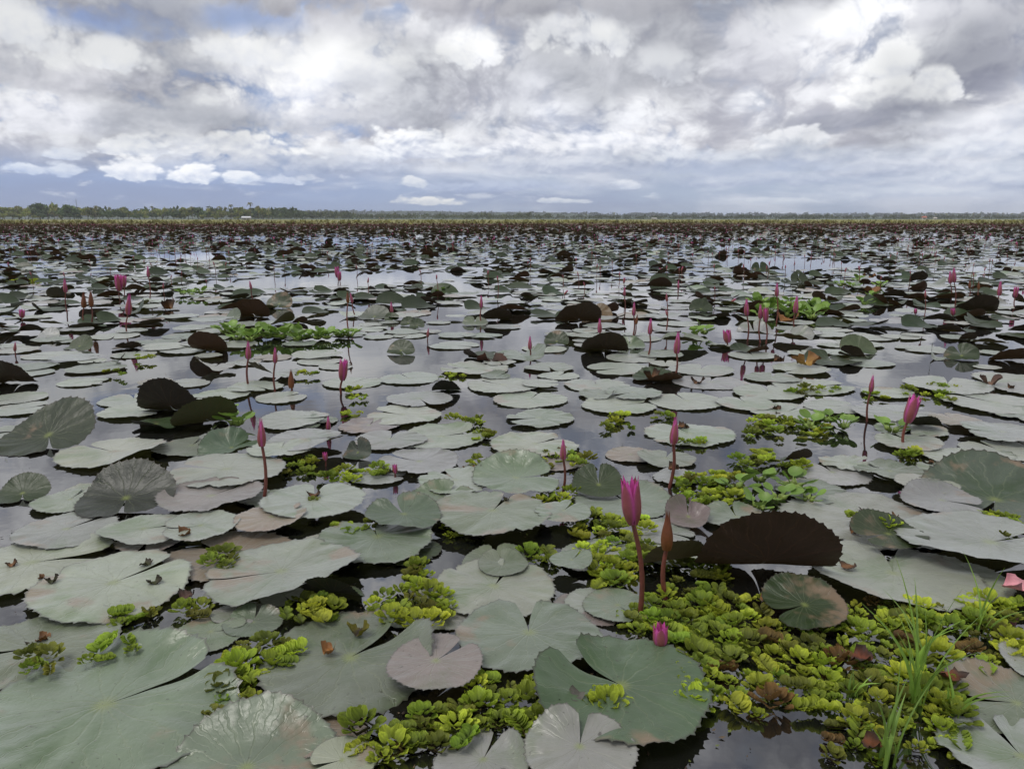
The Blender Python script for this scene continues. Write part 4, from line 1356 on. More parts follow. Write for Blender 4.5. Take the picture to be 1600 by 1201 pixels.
flower(996, 490, 991, 526, 16, 'dying', 'small brown bud leaning on the slim bud behind the centre row')
flower(937, 495, 937, 540, 24, 'closed', 'pink bud at the left end of the centre row', 'the left centre-row bud')
flower(828, 523, 828, 558, 22, 'closed', 'short pink bud on a flat pad, centre', 'the flat-pad bud')
flower(752, 460, 752, 506, 20, 'closed', 'thin brown bud beside the blackish upturned pad, centre', 'the thin brown centre bud')
flower(203, 457, 198, 520, 34, 'closed', 'brightest pink bud of the left cluster', 'the bright left-cluster bud')
flower(184, 426, 188, 470, 28, 'open', 'left one of the magenta pair behind the left cluster')
flower(194, 428, 193, 470, 20, 'open', 'right one of the magenta pair behind the left cluster')
flower(101, 434, 105, 488, 22, 'closed', 'pink bud against the olive upright pad at left', 'the bud at the olive pad')
flower(131, 454, 131, 505, 26, 'dying', 'brown bud, left one of two left of the bright bud')
flower(142, 452, 143, 506, 26, 'dying', 'brown bud, right one of two left of the bright bud')
flower(231, 414, 234, 470, 18, 'closed', 'thin tall bud behind the left cluster')
flower(390, 437, 396, 470, 14, 'closed', 'small bud left of the grey-green upright pad')
flower(547, 456, 555, 494, 16, 'closed', 'pink bud leaning left over pale pads, left of centre')
flower(543, 454, 545, 520, 18, 'dying', 'drooping brown bud on a long stalk, left of centre', 'the drooping brown bud')
flower(611, 470, 613, 498, 18, 'closed', 'pink bud behind the small green upright pads')
flower(1166, 464, 1168, 532, 28, 'closed', 'left tall bud in front of the right hyacinths', 'the right hyacinth buds')
flower(1188, 473, 1188, 535, 24, 'closed', 'middle bud in front of the right hyacinths')
flower(1196, 478, 1197, 536, 24, 'open', 'open pink bud in front of the right hyacinths')
flower(1245, 460, 1241, 512, 28, 'closed', 'stout pink bud at the right end of the hyacinths', 'the stout hyacinth-side bud')
flower(1214, 440, 1213, 505, 22, 'closed', 'tall bud rising above the right hyacinths')
flower(1490, 416, 1492, 480, 24, 'closed', 'tallest of the pink buds near the right edge', 'the tall right-edge bud')
flower(1484, 422, 1486, 470, 20, 'closed', 'bud touching the tallest one near the right edge')
flower(1563, 437, 1560, 478, 24, 'closed', 'reddish bud over the dark leaves at the right edge', 'the red right-edge bud')
flower(1588, 446, 1585, 480, 18, 'open', 'magenta bud nearest the right edge')
flower(1515, 436, 1515, 462, 14, 'dying', 'left of two small olive-brown buds near the right edge')
flower(1529, 438, 1529, 465, 14, 'dying', 'right of two small olive-brown buds near the right edge')
flower(526, 415, 528, 445, 18, 'open', 'magenta flower pair front, upper left of centre', 'the magenta pair upper left')
flower(530, 422, 531, 448, 16, 'open', 'magenta flower pair back, upper left of centre')
flower(1060, 437, 1060, 462, 14, 'closed', 'small pink bud above the centre row')
flower(976, 447, 975, 500, 14, 'closed', 'thin bud on a long stalk above the centre row')
# flowers lying low on the water
flower(1031, 988, 1031, 1024, 40, 'low', 'magenta closed flower lying low on the bright green pad', 'the low magenta flower')
flower(1135, 522, 1137, 540, 22, 'low', 'low magenta flower on a dark lifted pad at right')
flower(508, 716, 509, 728, 14, 'low', 'tiny magenta flower in the fern left of centre')
flower(617, 736, 618, 748, 14, 'low', 'tiny magenta flower right of the fern left of centre')
flower(35, 487, 35, 500, 14, 'low', 'low magenta flower near the left edge')
flower(1488, 485, 1489, 496, 12, 'low', 'low magenta flower under the dark leaves at right')
flower(1430, 485, 1430, 494, 9, 'low', 'tiny magenta flower on pale pads at right')
N_FH = len(FLOWERS)
LANDMARKS += [('the left hyacinth raft', 450, 525), ('the right hyacinth raft', 1230, 490), ('the near hyacinths', 1200, 760), ('the big brown underside', 1190, 860),
              ('the largest pad', 165, 1110), ('the mauve-brown pad', 682, 1058), ('the left-edge upturned pad', 80, 680), ('the right-edge dark pad', 1530, 775),
              ('the grass', 1430, 1030), ('the round green upright pad', 1340, 545), ('the pointed folded pad', 1460, 550), ('the wide blackish pad', 945, 545),
              ('the upright left-edge pad', 20, 585), ('the curled dying pad', 905, 500)]


def where(px, py, taken, what):
    best = sorted(LANDMARKS, key=lambda l: math.hypot(l[1] - px, (l[2] - py) * 2.2))[0]
    dx, dy = px - best[1], (py - best[2]) * 2.2
    rel = ('right of' if dx > 0 else 'left of') if abs(dx) > abs(dy) else ('in front of' if dy > 0 else 'behind')
    k = (best[0], rel, what)
    taken.setdefault(k, []).append(math.hypot(dx, dy))
    return k


def label_set(items, make):
    """items: (obj, px, py, what); ordinal counts outwards from the landmark"""
    bins = {}
    for it in items:
        best = sorted(LANDMARKS, key=lambda l: math.hypot(l[1] - it[1], (l[2] - it[2]) * 2.2))[0]
        dx, dy = it[1] - best[1], (it[2] - best[2]) * 2.2
        rel = ('right of' if dx > 0 else 'left of') if abs(dx) > abs(dy) else ('in front of' if dy > 0 else 'behind')
        bins.setdefault((best[0], rel, it[3]), []).append((math.hypot(dx, dy), it[0]))
    for (lm, rel, what), lst in bins.items():
        lst.sort(key=lambda q: q[0])
        for i, (d_, o) in enumerate(lst):
            o['label'] = make('nearest' if i == 0 and len(lst) > 1 else ('' if len(lst) == 1 else ordinal(i + 1) + ' nearest'), what, rel, lm)


items = []
for p in PADS:
    tag(p['o'], '', 'lily pad', 'lily pads')
    if p['label']:
        p['o']['label'] = p['label']
    else:
        items.append((p['o'], p['px'], p['py'], p['words']))
label_set(items, lambda n, w, rel, lm: f'{n} {w[0]} pad {w[1]}, {rel} {lm}'.strip())


# ---- buds over the carpet
def mid_flower(x, y, h, L, op, parts):
    t = empty('water_lily_flower', (x, y, 0))
    vec = np.array((rng.normal(0, .05) * h, rng.normal(0, .05) * h, h))
    me_, P_ = stalk_mesh(vec, .0036, h * .04)
    if parts:
        link('stalk', me_, t)
    else:
        link('stalk', me_, t)
    M4 = Matrix.Translation(Vector(P_[-1])) @ aim((vec[0] + rng.normal(0, .03), vec[1], vec[2])) @ Matrix.Rotation(rng.uniform(0, 6), 4, 'Z') @ Matrix.Scale(L, 4)
    link('bud', BUDS[op], t, M4)
    return t


fl_items, far_fl = [], []
pool = []
yv = 4.2
while yv < 100:
    half = .70 * yv + .6
    dn = (0.6 if yv < 9 else (1.4 if yv < 30 else .45))
    dy = .5
    for _ in range(rng.poisson(dn * dy * 2 * half)):
        x, y = rng.uniform(-half, half), yv + rng.uniform(0, dy)
        if patch(x * .6 + 3, y * .6) < -.05 and rng.uniform() < .6:
            continue
        if any(math.hypot(x - a, y - b_) < .18 for a, b_ in FLOWERS[:N_FH]):
            continue
        pool.append((x, y))
    yv += dy
pool.sort(key=lambda q: q[1])
visf = [q for q in pool if abs(to_px((q[0], q[1], 0))[0] - 800) < 800]
indf = set(id(q) for q in visf[:300 - N_FH])
MF = Merge()
for q in pool:
    x, y = q
    h, L = rng.uniform(.08, .22), rng.uniform(.042, .066)
    op = int(rng.uniform() < .28)
    if rng.uniform() < .12:
        h = .03
    if id(q) in indf:
        t = mid_flower(x, y, h, L, op, True)
        tag(t, 'pink bud on a thin stalk among the distant lily pads', 'flower', 'distant lily buds')
        if y < 13:
            ppx, ppy = to_px((x, y, 0))
            what = ('open pink', 'bud') if op else ('reddish closed', 'bud')
            what = (('low ' if h < .05 else ('tall ' if h > .2 else 'small ')) + what[0], what[1])
            fl_items.append((t, ppx, ppy, what))
    else:
        k = 1.25 if y < 40 else 1.5
        L *= k
        a = rng.uniform(0, 6)
        r_ = .2 * L
        ring = np.array([(math.cos(a + i * 1.57), math.sin(a + i * 1.57), 0) for i in range(4)])
        Vv = np.concatenate([[(0, 0, h)], ring * r_ + (0, 0, h + .35 * L), ring * r_ * (.9 if op else .5) + (0, 0, h + L), [(0, 0, h + .9 * L)]]) + (x, y, 0)
        F3 = [[0, 1 + (i + 1) % 4, 1 + i, 1 + i] for i in range(4)]
        c0 = SEP_B * rng.uniform(.8, 1.3)
        c1 = (PET_T if (op or rng.uniform() < .4) else SEP_T) * rng.uniform(.8, 1.2)
        cc = np.array([(*c0, 1)] + [(*c0, 1)] * 4 + [(*c1, 1)] * 5)
        Q = [[1 + i, 1 + (i + 1) % 4, 5 + (i + 1) % 4, 5 + i] for i in range(4)]
        MF.add(Vv, Q, 0, cc)
        s = .0022 * k
        MF.add([(x - s, y, 0), (x + s, y, 0), (x + s, y, h + .1 * L), (x - s, y, h + .1 * L)], [[0, 1, 2, 3]], 0, (.17, .05, .035, 1))
        MF.add([(x, y - s, 0), (x, y + s, 0), (x, y + s, h + .1 * L), (x, y - s, h + .1 * L)], [[0, 1, 2, 3]], 0, (.17, .05, .035, 1))
label_set(fl_items, lambda n, w, rel, lm: f'{n} {w[0]} {w[1]}, {rel} {lm}'.strip())
tag(link('far_buds', MF.mesh('far_buds', M_PETAL, False)), 'countless tiny pink lily buds over the far carpet of pads', 'flowers', None, 'stuff')


# ------------------------------------------------------------------ floating fern (rows of folded, half-erect fronds)
def frond_geo():
    nu, nv = 4, 9
    Vv, A = [], []
    for i in range(nu):
        u = i / (nu - 1)
        w = .56 * math.sin(math.pi * (0.12 + 0.80 * u)) ** .6
        for j in range(nv):
            v = j / (nv - 1) * 2 - 1
            x = v * w
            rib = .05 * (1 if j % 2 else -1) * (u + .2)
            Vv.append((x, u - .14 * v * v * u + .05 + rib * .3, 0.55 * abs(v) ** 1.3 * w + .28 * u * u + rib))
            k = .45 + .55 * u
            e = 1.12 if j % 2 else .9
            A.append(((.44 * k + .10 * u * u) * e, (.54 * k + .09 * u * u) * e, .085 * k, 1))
    return np.array(Vv), grid_faces(nu, nv), np.array(A)


FR_V, FR_F, FR_A = frond_geo()
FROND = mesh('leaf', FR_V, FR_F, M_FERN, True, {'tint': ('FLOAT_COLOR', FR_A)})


def sprig_layout(seed):
    rg = np.random.default_rng(seed)
    n = rg.integers(5, 9)
    curve = rg.uniform(-.9, .9)
    mats = []
    if seed % 2:      # a rosette: fronds spiral round one bud
        for i in range(15):
            a = i * 2.399 + rg.uniform(-.2, .2)
            q = .002 + .019 * math.sqrt(i / 15)
            M4 = Matrix.Translation((q * math.cos(a), q * math.sin(a), .010 - .0005 * i + rg.uniform(0, .003)))
            M4 = M4 @ Matrix.Rotation(a - math.pi / 2, 4, 'Z') @ Matrix.Rotation(rg.uniform(.55, .85) - .045 * i, 4, 'X') @ Matrix.Rotation(rg.uniform(-.3, .3), 4, 'Y')
            mats.append(M4 @ Matrix.Scale(.0168 * rg.uniform(.8, 1.2), 4))
        return mats
    for i in range(n):
        s = (i / (n - 1) - .5) * .040 * (n / 7)
        ang = curve * s / .06
        for side in (-1, 1):
            M4 = Matrix.Translation((s * math.cos(ang * .5), s * math.sin(ang * .5) * 1.0 + side * .0015, .003 + rg.uniform(0, .003)))
            M4 = M4 @ Matrix.Rotation(ang + (0 if side > 0 else math.pi) + rg.uniform(-.25, .25) + side * .15, 4, 'Z')
            M4 = M4 @ Matrix.Rotation(rg.uniform(.15, .62), 4, 'X') @ Matrix.Rotation(rg.uniform(-.25, .25), 4, 'Y')
            M4 = M4 @ Matrix.Scale(.0175 * rg.uniform(.8, 1.15), 4)
            mats.append(M4)
    return mats


LAY = [sprig_layout(40 + i) for i in range(12)]


def rhizome_mesh(mats):
    pts = [m_.translation for m_ in mats[::2]]
    Vv, Ff = tube([(p.x, p.y, .002) for p in pts], .0022, 5)
    return mesh('rhizome', Vv, Ff, M_FERN, True, {'tint': ('FLOAT_COLOR', np.tile((.12, .09, .03, 1), (len(Vv), 1)))})


SPRIG, RHIZ = [], []
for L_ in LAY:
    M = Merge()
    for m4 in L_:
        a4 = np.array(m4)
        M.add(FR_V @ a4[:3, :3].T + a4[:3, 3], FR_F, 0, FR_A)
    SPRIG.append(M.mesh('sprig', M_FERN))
    RHIZ.append(rhizome_mesh(L_))

GRN, BRT, OLV, RUS = (0.64, 0.72, 0.6), (1.0, 1.0, .7), (0.46, 0.43, .5), (0.42, 0.22, .5)


def mat_patch(cx, cy, w, h, n, label, mix=(.5, .35, .13, .02), shape=None, leaves=0, z=0.0, size=1.0, dome=0.0):
    n = max(n if n < 4 else 4, int(n * (.95 if n > 200 else .8)))
    c = ground(cx, cy)
    t = empty('floating_fern', c)
    tag(t, label, 'floating fern', 'floating fern mats')
    hues = (GRN, BRT, OLV, RUS)
    pts = []
    tries = 0
    while len(pts) < n and tries < n * 40:
        tries += 1
        px, py = cx + rng.uniform(-.5, .5) * w * .84, cy + rng.uniform(-.5, .5) * h * .80
        if shape is None:
            if ((px - cx) / (w / 2)) ** 2 + ((py - cy) / (h / 2)) ** 2 > 1:
                continue
        elif not shape(px, py):
            continue
        g = ground(px, py)
        if n > 3 and any((g - q).length < .030 * size for q in pts):
            continue
        pts.append(g)
    pts.sort(key=lambda p: p.y)
    for i, g in enumerate(pts):
        k = rng.integers(len(LAY))
        s = size * rng.uniform(.45, 1.2)
        hv = hues[rng.choice(4, p=mix)]
        bv = rng.uniform(.7, 1.2)
        hv = [v * bv * rng.uniform(.92, 1.08) for v in hv]
        dz = z + rng.uniform(0, .008)
        if dome:
            dz += dome * max(0, 1 - ((g - c).length / (w * m_per_px(cy) * .5)) ** 2)
        M4 = Matrix.Translation((g.x - c.x, g.y - c.y, dz)) @ Matrix.Rotation(rng.uniform(0, 6.28), 4, 'Z') @ Matrix.Rotation(rng.uniform(-.2, .2), 4, 'X') @ Matrix.Scale(s, 4)
        if i * 20 < leaves:
            sp = link('sprig', RHIZ[k], t, M4)
            sp['hue'] = hv
            for m4 in LAY[k]:
                lf = link('leaf', FROND, sp, m4)
                lf['hue'] = hv
        else:
            sp = link('sprig', SPRIG[k], t, M4)
            sp['hue'] = hv
    return t


def main_shape(px, py):
    if py > 1112 + 16 * math.sin(px * .06) and 1070 < px < 1300:
        return False
    left = 1062 + max(0, (py - 1120) * .5) if py > 1020 else (955 + max(0, (975 - py)) * 1.5 if py < 990 else 1040)
    top = 925 + max(0, (px - 1150)) * .1
    if 1195 < px < 1315 and py < 985:
        return False
    if px > 1500 and py > 1055:
        return False
    return px > left and py > top


mat_patch(1270, 1065, 740, 320, 290, 'large bright green floating fern mat filling the lower right corner', (.38, .38, .19, .05), main_shape, 300)
mat_patch(950, 850, 150, 105, 46, 'bright fern mat directly behind the largest pink flower', (.4, .55, .05, 0), None, 200)
mat_patch(960, 905, 90, 40, 10, 'fern patch at the foot of the largest pink flower', (.5, .4, .1, 0))
mat_patch(1080, 905, 120, 70, 18, 'shaded fern below the withered orange bud', (.5, .2, .3, 0))
mat_patch(1108, 768, 120, 66, 34, 'bright fern mat between the tall bud and near hyacinths', (.4, .55, .05, 0))
mat_patch(882, 722, 90, 30, 16, 'fern ring around the slender centre bud', (.5, .4, .1, 0))
mat_patch(868, 780, 70, 30, 10, 'fern patch just in front of the slender centre bud')
mat_patch(845, 873, 46, 22, 5, 'small fern tuft left of the bright fern mat')
mat_patch(1230, 672, 150, 50, 40, 'fern raft behind the near hyacinths', (.45, .4, .15, 0))
mat_patch(1185, 718, 74, 30, 14, 'fern patch between the raft and near hyacinths', (.5, .4, .1, 0))
mat_patch(1240, 733, 45, 18, 5, 'small fern clump by the dark folded leaf, right')
mat_patch(1268, 612, 104, 16, 16, 'long fern streak on water, right of centre', (.6, .2, .2, 0))
mat_patch(1455, 615, 100, 34, 18, 'fern streak behind the leaning magenta flower', (.6, .2, .2, 0))
mat_patch(1368, 622, 50, 22, 8, 'fern pair around the slender right bud', (.6, .2, .2, 0))
mat_patch(1414, 712, 44, 14, 6, 'fern clump at the foot of the leaning magenta flower', (.7, .1, .2, 0))
mat_patch(1548, 823, 84, 26, 16, 'fern roll on water between the two right-edge pads', (.5, .45, .05, 0), dome=.01)
mat_patch(395, 1075, 150, 165, 60, 'fern strip between the two big left pads', (.42, .32, .24, .02), lambda px, py: abs((px - 395) + (py - 1075) * .45) < 46 and py < 1128, 220)
mat_patch(487, 966, 96, 46, 18, 'dark domed fern clump under the black hollow', (.7, .2, .1, 0), dome=.02)
mat_patch(640, 955, 140, 75, 34, 'fern patch between the big left pad and pale centre pad', (.4, .4, .16, .04))
mat_patch(790, 1105, 120, 95, 34, 'fern patch right of the mauve-brown pad', (.55, .25, .2, 0), None, 120)
mat_patch(592, 1165, 90, 72, 22, 'bright fern rosette at the bottom edge', (.3, .7, 0, 0), None, 140)
mat_patch(690, 1150, 110, 80, 20, 'fern below the mauve-brown pad', (.5, .2, .3, 0), None, 60)
mat_patch(848, 1152, 50, 50, 8, 'fern tuft between the two pads at the bottom centre', (.4, .6, 0, 0))
mat_patch(940, 1112, 56, 46, 8, 'fern tuft growing through the bright green pad', (.3, .6, .1, 0), z=.01)
mat_patch(195, 975, 50, 22, 5, 'small fern tuft in front of the pale left pad')
mat_patch(240, 965, 30, 16, 2, 'brownish fern scrap beside the small left tuft', (.1, 0, .9, 0))
mat_patch(292, 962, 56, 20, 5, 'fern scrap in open water left of the large pale pad', (.4, .2, .4, 0))
mat_patch(65, 1050, 56, 34, 7, 'fern clump on the leftmost bottom pad', (.3, .1, .6, 0), z=.012)
mat_patch(168, 1038, 100, 44, 16, 'long dark fern roll on the largest pad', (.6, .2, .2, 0), lambda px, py: abs((px - 168) * .5 + (py - 1038)) < 15, z=.014)
mat_patch(350, 882, 52, 30, 7, 'dark fern scrap at the tan pad, left', (.1, .05, .85, 0), z=.006)
mat_patch(650, 902, 46, 26, 7, 'fern ball in open water left of the pale centre pad')
mat_patch(580, 828, 30, 28, 5, 'fern knot beside the folded pad left of centre', z=.01)
mat_patch(538, 836, 30, 18, 3, 'yellowish fern dot left of the fern knot', (.2, .2, .6, 0))
mat_patch(724, 836, 66, 20, 8, 'fern row in front of the lifted pad, centre')
mat_patch(470, 733, 66, 32, 16, 'flat fern patch right of the tall left bud', (.5, .1, .4, 0), size=.8)
mat_patch(535, 750, 62, 22, 12, 'domed fern roll right of the flat fern patch', (.5, .5, 0, 0), dome=.015)
mat_patch(575, 742, 60, 16, 7, 'thin fern patch by the tiny magenta flower', (.5, .1, .4, 0))
mat_patch(730, 660, 62, 14, 7, 'fern streak behind the pale centre-left pad', (.6, .2, .2, 0))
mat_patch(760, 682, 46, 24, 7, 'fern clump at the right end of the pale centre-left pad', (.6, .1, .3, 0))
mat_patch(745, 728, 44, 24, 8, 'fern clump left of the curled pad, centre')
mat_patch(968, 662, 52, 30, 10, 'two-lobed fern raft in open water, centre')
mat_patch(1035, 655, 34, 16, 5, 'fern tuft just left of the tall pink-tipped bud')
mat_patch(1085, 695, 66, 14, 6, 'fern edging the round pad by the tall bud')
mat_patch(563, 625, 34, 10, 4, 'small fern raft by the pink bud over open water')
mat_patch(550, 650, 38, 13, 5, 'fern raft in front of the pink bud over open water')
mat_patch(552, 612, 26, 8, 3, 'smallest fern raft right of the pink bud')
mat_patch(480, 592, 40, 14, 6, 'fern pair right of the brown low bud', z=.005)
mat_patch(705, 590, 48, 12, 7, 'fern by the dark pad in open water, centre')
mat_patch(228, 565, 46, 9, 6, 'fern streak on the pale pads at left', (.5, .5, 0, 0), z=.012)
mat_patch(180, 590, 40, 12, 5, 'fern scraps on pale pads left of the hyacinth raft', z=.012)
mat_patch(40, 440, 90, 6, 40, 'yellow-green fern streak at the left edge, far back', (.2, .7, .1, 0))
mat_patch(1545, 960, 110, 34, 16, 'fern fringe behind the tall grass at the right edge', (.3, .5, .16, .04))
mat_patch(1360, 838, 66, 26, 7, 'fern row on the large pale pad at right', z=.03)
mat_patch(1563, 868, 22, 16, 1, 'single fern ball on the large silvery pad', (.5, .1, .4, 0), z=.05, size=.8)
mat_patch(486, 796, 20, 10, 1, 'dark fern scrap at the centre of the pale pad', (0, 0, 1, 0), z=.02, size=.7)


# ------------------------------------------------------------------ water hyacinth
def hyacinth_leaf():
    nu, nv = 6, 7
    Vv, A = [], []
    for i in range(nu):
        u = i / (nu - 1)
        w = .52 * math.sin(math.pi * (.06 + .88 * u)) ** .55
        for j in range(nv):
            v = j / (nv - 1) * 2 - 1
            Vv.append((v * w, u * .95, .22 * w * v * v + .25 * u * u - .1 * u))
            A.append((.15 + .05 * u, .27 + .05 * u, .05, 1))
    bl = mesh('leaf', Vv, grid_faces(nu, nv), M_LEAF, True, {'tint': ('FLOAT_COLOR', A)})
    t = np.linspace(0, 1, 9)
    rad = .05 + .17 * np.exp(-((t - .38) / .22) ** 2)
    Vv, Ff = tube(np.stack([0 * t, t * 1.0, .1 * np.sin(t * 2)], 1), rad, 8)
    A = np.concatenate([np.tile((.24 - .05 * k, .30, .06, 1), (8, 1)) for k in t])
    st = mesh('petiole', Vv, Ff, M_LEAF, True, {'tint': ('FLOAT_COLOR', A)})
    return bl, st


HB, HS = hyacinth_leaf()


def hyacinth(px, py, s, n, label, tall=.5, group='water hyacinths'):
    t = empty('water_hyacinth', ground(px, py), rng.uniform(0, 6.28))
    tag(t, label, 'water hyacinth', group)
    for i in range(n):
        a = i * 2.4 + rng.uniform(-.3, .3)
        el = rng.uniform(.25, 1.15) * (tall + .4)
        k = s * rng.uniform(.75, 1.15)
        M4 = Matrix.Rotation(a, 4, 'Z') @ Matrix.Translation((0, .006, .008)) @ Matrix.Rotation(el, 4, 'X') @ Matrix.Scale(k, 4)
        link('petiole', HS, t, M4)
        tipv = M4 @ Vector((0, .98, .09))
        M5 = Matrix.Translation(tipv) @ Matrix.Rotation(a + rng.uniform(-.4, .4), 4, 'Z') @ Matrix.Rotation(el * rng.uniform(.2, .8), 4, 'X') @ Matrix.Scale(k * rng.uniform(.95, 1.2), 4)
        link('leaf', HB, t, M5)
    return t


for i, (px, py, s, n) in enumerate([(1150, 768, .036, 7), (1185, 757, .034, 7), (1215, 785, .034, 7), (1240, 765, .038, 8), (1185, 800, .032, 6), (1262, 785, .03, 6)]):
    hyacinth(px, py, s, n, ['leftmost fresh green hyacinth of the near group', 'second hyacinth from the left of the near group', 'hyacinth in the middle of the near group',
                            'leafiest hyacinth of the near group', 'nearest hyacinth of the near group', 'rightmost hyacinth of the near group'][i])
for i, (px, py) in enumerate([(1265, 672), (1295, 662), (1318, 672)]):
    hyacinth(px, py, .04, 8, [f'{w} of three hyacinths by the fern raft at right' for w in ('left', 'middle', 'right')][i])
hyacinth(1392, 678, .045, 6, 'single hyacinth beside the leaning magenta flower')
hyacinth(345, 655, .055, 6, 'left one of two big hyacinths by the dark folded leaves')
hyacinth(372, 668, .05, 6, 'right one of two big hyacinths by the dark folded leaves')
for i in range(20):
    hyacinth(350 + i * 10.3 + rng.uniform(-5, 5), 530 + rng.uniform(-12, 8) * (1 - i / 30), .055 if i < 13 else .045, 7, f'{ordinal(i + 1)} hyacinth from the left in the left raft', .7)
for i in range(14):
    hyacinth(1180 + i * 8 + rng.uniform(-4, 4), 492 + rng.uniform(-12, 10), .065, 7, f'{ordinal(i + 1)} hyacinth from the left in the right raft', .9)
for i, (px, py) in enumerate([(1350, 478), (1362, 470), (1085, 528), (1100, 524), (1330, 450), (1312, 448), (1340, 442), (690, 458), (1375, 450), (285, 462), (300, 464), (315, 461)]):
    hyacinth(px, py, .055, 6, ['left of two hyacinths right of the right raft', 'right of two hyacinths right of the right raft', 'left of two hyacinths left of the right raft',
                               'right of two hyacinths left of the right raft', 'middle hyacinth by the orange dead leaves', 'left hyacinth by the orange dead leaves',
                               'hindmost hyacinth by the orange dead leaves', 'lone hyacinth behind the thin brown centre bud', 'right hyacinth by the orange dead leaves',
                               'left of three far hyacinths at left', 'middle of three far hyacinths at left', 'right of three far hyacinths at left'][i], .7)

# ------------------------------------------------------------------ grass
def grass(px, py, n, hmax, label, lean=0.0):
    t = empty('grass_tuft', ground(px, py))
    tag(t, label, 'grass', 'grass tufts')
    for i in range(n):
        h = hmax * rng.uniform(.45, 1.0)
        a = rng.uniform(0, 6.28)
        bend = rng.uniform(.1, .75) * h
        tt = np.linspace(0, 1, 8)
        ax = np.stack([rng.uniform(-.012, .012) + np.cos(a) * bend * tt ** 2 + lean * h * tt, rng.uniform(-.012, .012) + np.sin(a) * bend * tt ** 2, h * (tt - .28 * (bend / h) * tt ** 2)], 1)
        w = (.0026 * rng.uniform(.7, 1.3) * (1 - tt ** 2.5) + .0002)[:, None]
        fa = rng.uniform(0, 3.14)
        sd_ = np.array((math.cos(fa), math.sin(fa), 0))
        Vv = np.stack([ax - sd_ * w, ax + np.array((-sd_[1], sd_[0], 0)) * w * .4, ax + sd_ * w], 1).reshape(-1, 3)
        c = np.array((.22, .36, .06)) * rng.uniform(.7, 1.25)
        link('blade', mesh('blade', Vv, grid_faces(8, 3), M_BLADE, True, {'tint': ('FLOAT_COLOR', np.tile((*c, 1), (len(Vv), 1)))}), t)


grass(1425, 1110, 12, .27, 'tall fresh grass tuft in the fern, lower right', .02)
grass(1440, 1050, 6, .18, 'shorter grass tuft behind the tall one')
grass(1530, 990, 5, .20, 'grass tuft at the right edge by the pink petal', .1)
grass(1385, 1195, 8, .17, 'grass tuft at the bottom edge, right', .05)
grass(1490, 1120, 5, .12, 'low grass tuft right of the tall one')
grass(1330, 1090, 5, .09, 'sparse small grass in the middle of the fern mat')

# ------------------------------------------------------------------ scraps
def scrap(name, px, py, w, label, cat, cols, z=.01, curl=1.0, asp=.6, rz=None, lift=.3):
    """a curled, torn leaf piece"""
    rad = w * m_per_px(py) / 2
    rg = np.random.default_rng(int(px * 3 + py))
    nu, nv = 9, 9
    Vv, A = [], []
    for i in range(nu):
        for j in range(nv):
            u, v = i / (nu - 1) * 2 - 1, j / (nv - 1) * 2 - 1
            k = math.sqrt(max(0, 1 - .82 * v * v)) * (1 + .12 * rg.normal() * (abs(u) > .9))
            x, y = u * k * rad, v * rad * asp
            zz = rad * (curl * .5 * u * u + lift * v * u + (.03 if cat == 'petal' else .10) * rg.normal())
            Vv.append((x, y, max(0, zz)))
            A.append((*(np.array(cols[0]) * (1 - abs(u)) + np.array(cols[1]) * abs(u)), 1))
    o = link(name, mesh(name, Vv, grid_faces(nu, nv), M_DEAD, True, {'tint': ('FLOAT_COLOR', A)}))
    g = ground(px, py)
    o.location = (g.x, g.y, z)
    o.rotation_euler = (0, 0, rng.uniform(0, 6.28) if rz is None else rz)
    return tag(o, label, cat)


BR, DK, OR, PK = (.20, .09, .03), (.03, .018, .012), (.30, .13, .03), (.75, .32, .36)
scrap('dead_leaf', 514, 1030, 30, 'orange-brown scrap on the big grey-green pad', 'dead leaf', (OR, BR), .016, 1.6)
scrap('dead_leaf', 560, 1000, 34, 'dark curled scrap with yellow on the big grey-green pad', 'dead leaf', (DK, (.20, .18, .02)), .016, 1.6)
scrap('seed_pod', 1322, 898, 28, 'brown lump on the large pale pad at right', 'seed pod', (BR, DK), .022, .4, .7)
scrap('dead_leaf', 880, 1112, 60, 'grey withered patch lying on the bright green pad', 'dead leaf', ((.05, .045, .04), (.09, .085, .07)), .024, .3, .45, 0)
scrap('fallen_petal', 1580, 938, 46, 'pink fallen petal by the right edge', 'petal', (PK, (.55, .25, .28)), .03, .9)
scrap('dead_leaf', 1258, 574, 38, 'yellow-brown curled dead leaf on the pale carpet', 'dead leaf', ((.35, .22, .05), BR), .015, 1.4)
scrap('dead_leaf', 1217, 568, 24, 'brown curled leaf left of the yellow-brown one', 'dead leaf', (BR, DK), .012, 1.2)
scrap('dead_leaf', 1018, 595, 28, 'dark rotting leaf left of the tall centre-row bud', 'dead leaf', (BR, DK), .01, 1.8)
scrap('dead_leaf', 1056, 590, 22, 'brown scrap at the foot of the tall centre-row bud', 'dead leaf', (BR, (.2, .12, .07)), .01, .5)
scrap('dead_leaf', 768, 566, 46, 'long dark rotting leaf on water, centre', 'dead leaf', (DK, (.10, .04, .025)), .01, .5, .4, .1)
scrap('dead_leaf', 290, 848, 30, 'dark rotten scrap on the pad rim at left', 'dead leaf', (DK, BR), .02, 1.2)
scrap('dead_leaf', 292, 935, 34, 'brown rotten scrap in open water at left', 'dead leaf', ((.14, .07, .05), DK), .005, .8)
scrap('dead_leaf', 1195, 948, 26, 'orange scrap at the edge of the shaded dark pad', 'dead leaf', (OR, (.25, .15, .1)), .02, .5)
scrap('dead_leaf', 1230, 505, 40, 'orange dead leaf under the stout hyacinth-side bud', 'dead leaf', (OR, BR), .02, .7)
scrap('dead_leaf', 1362, 458, 26, 'tan dead leaf beside the far hyacinths', 'dead leaf', ((.35, .17, .06), BR), .02, .7)
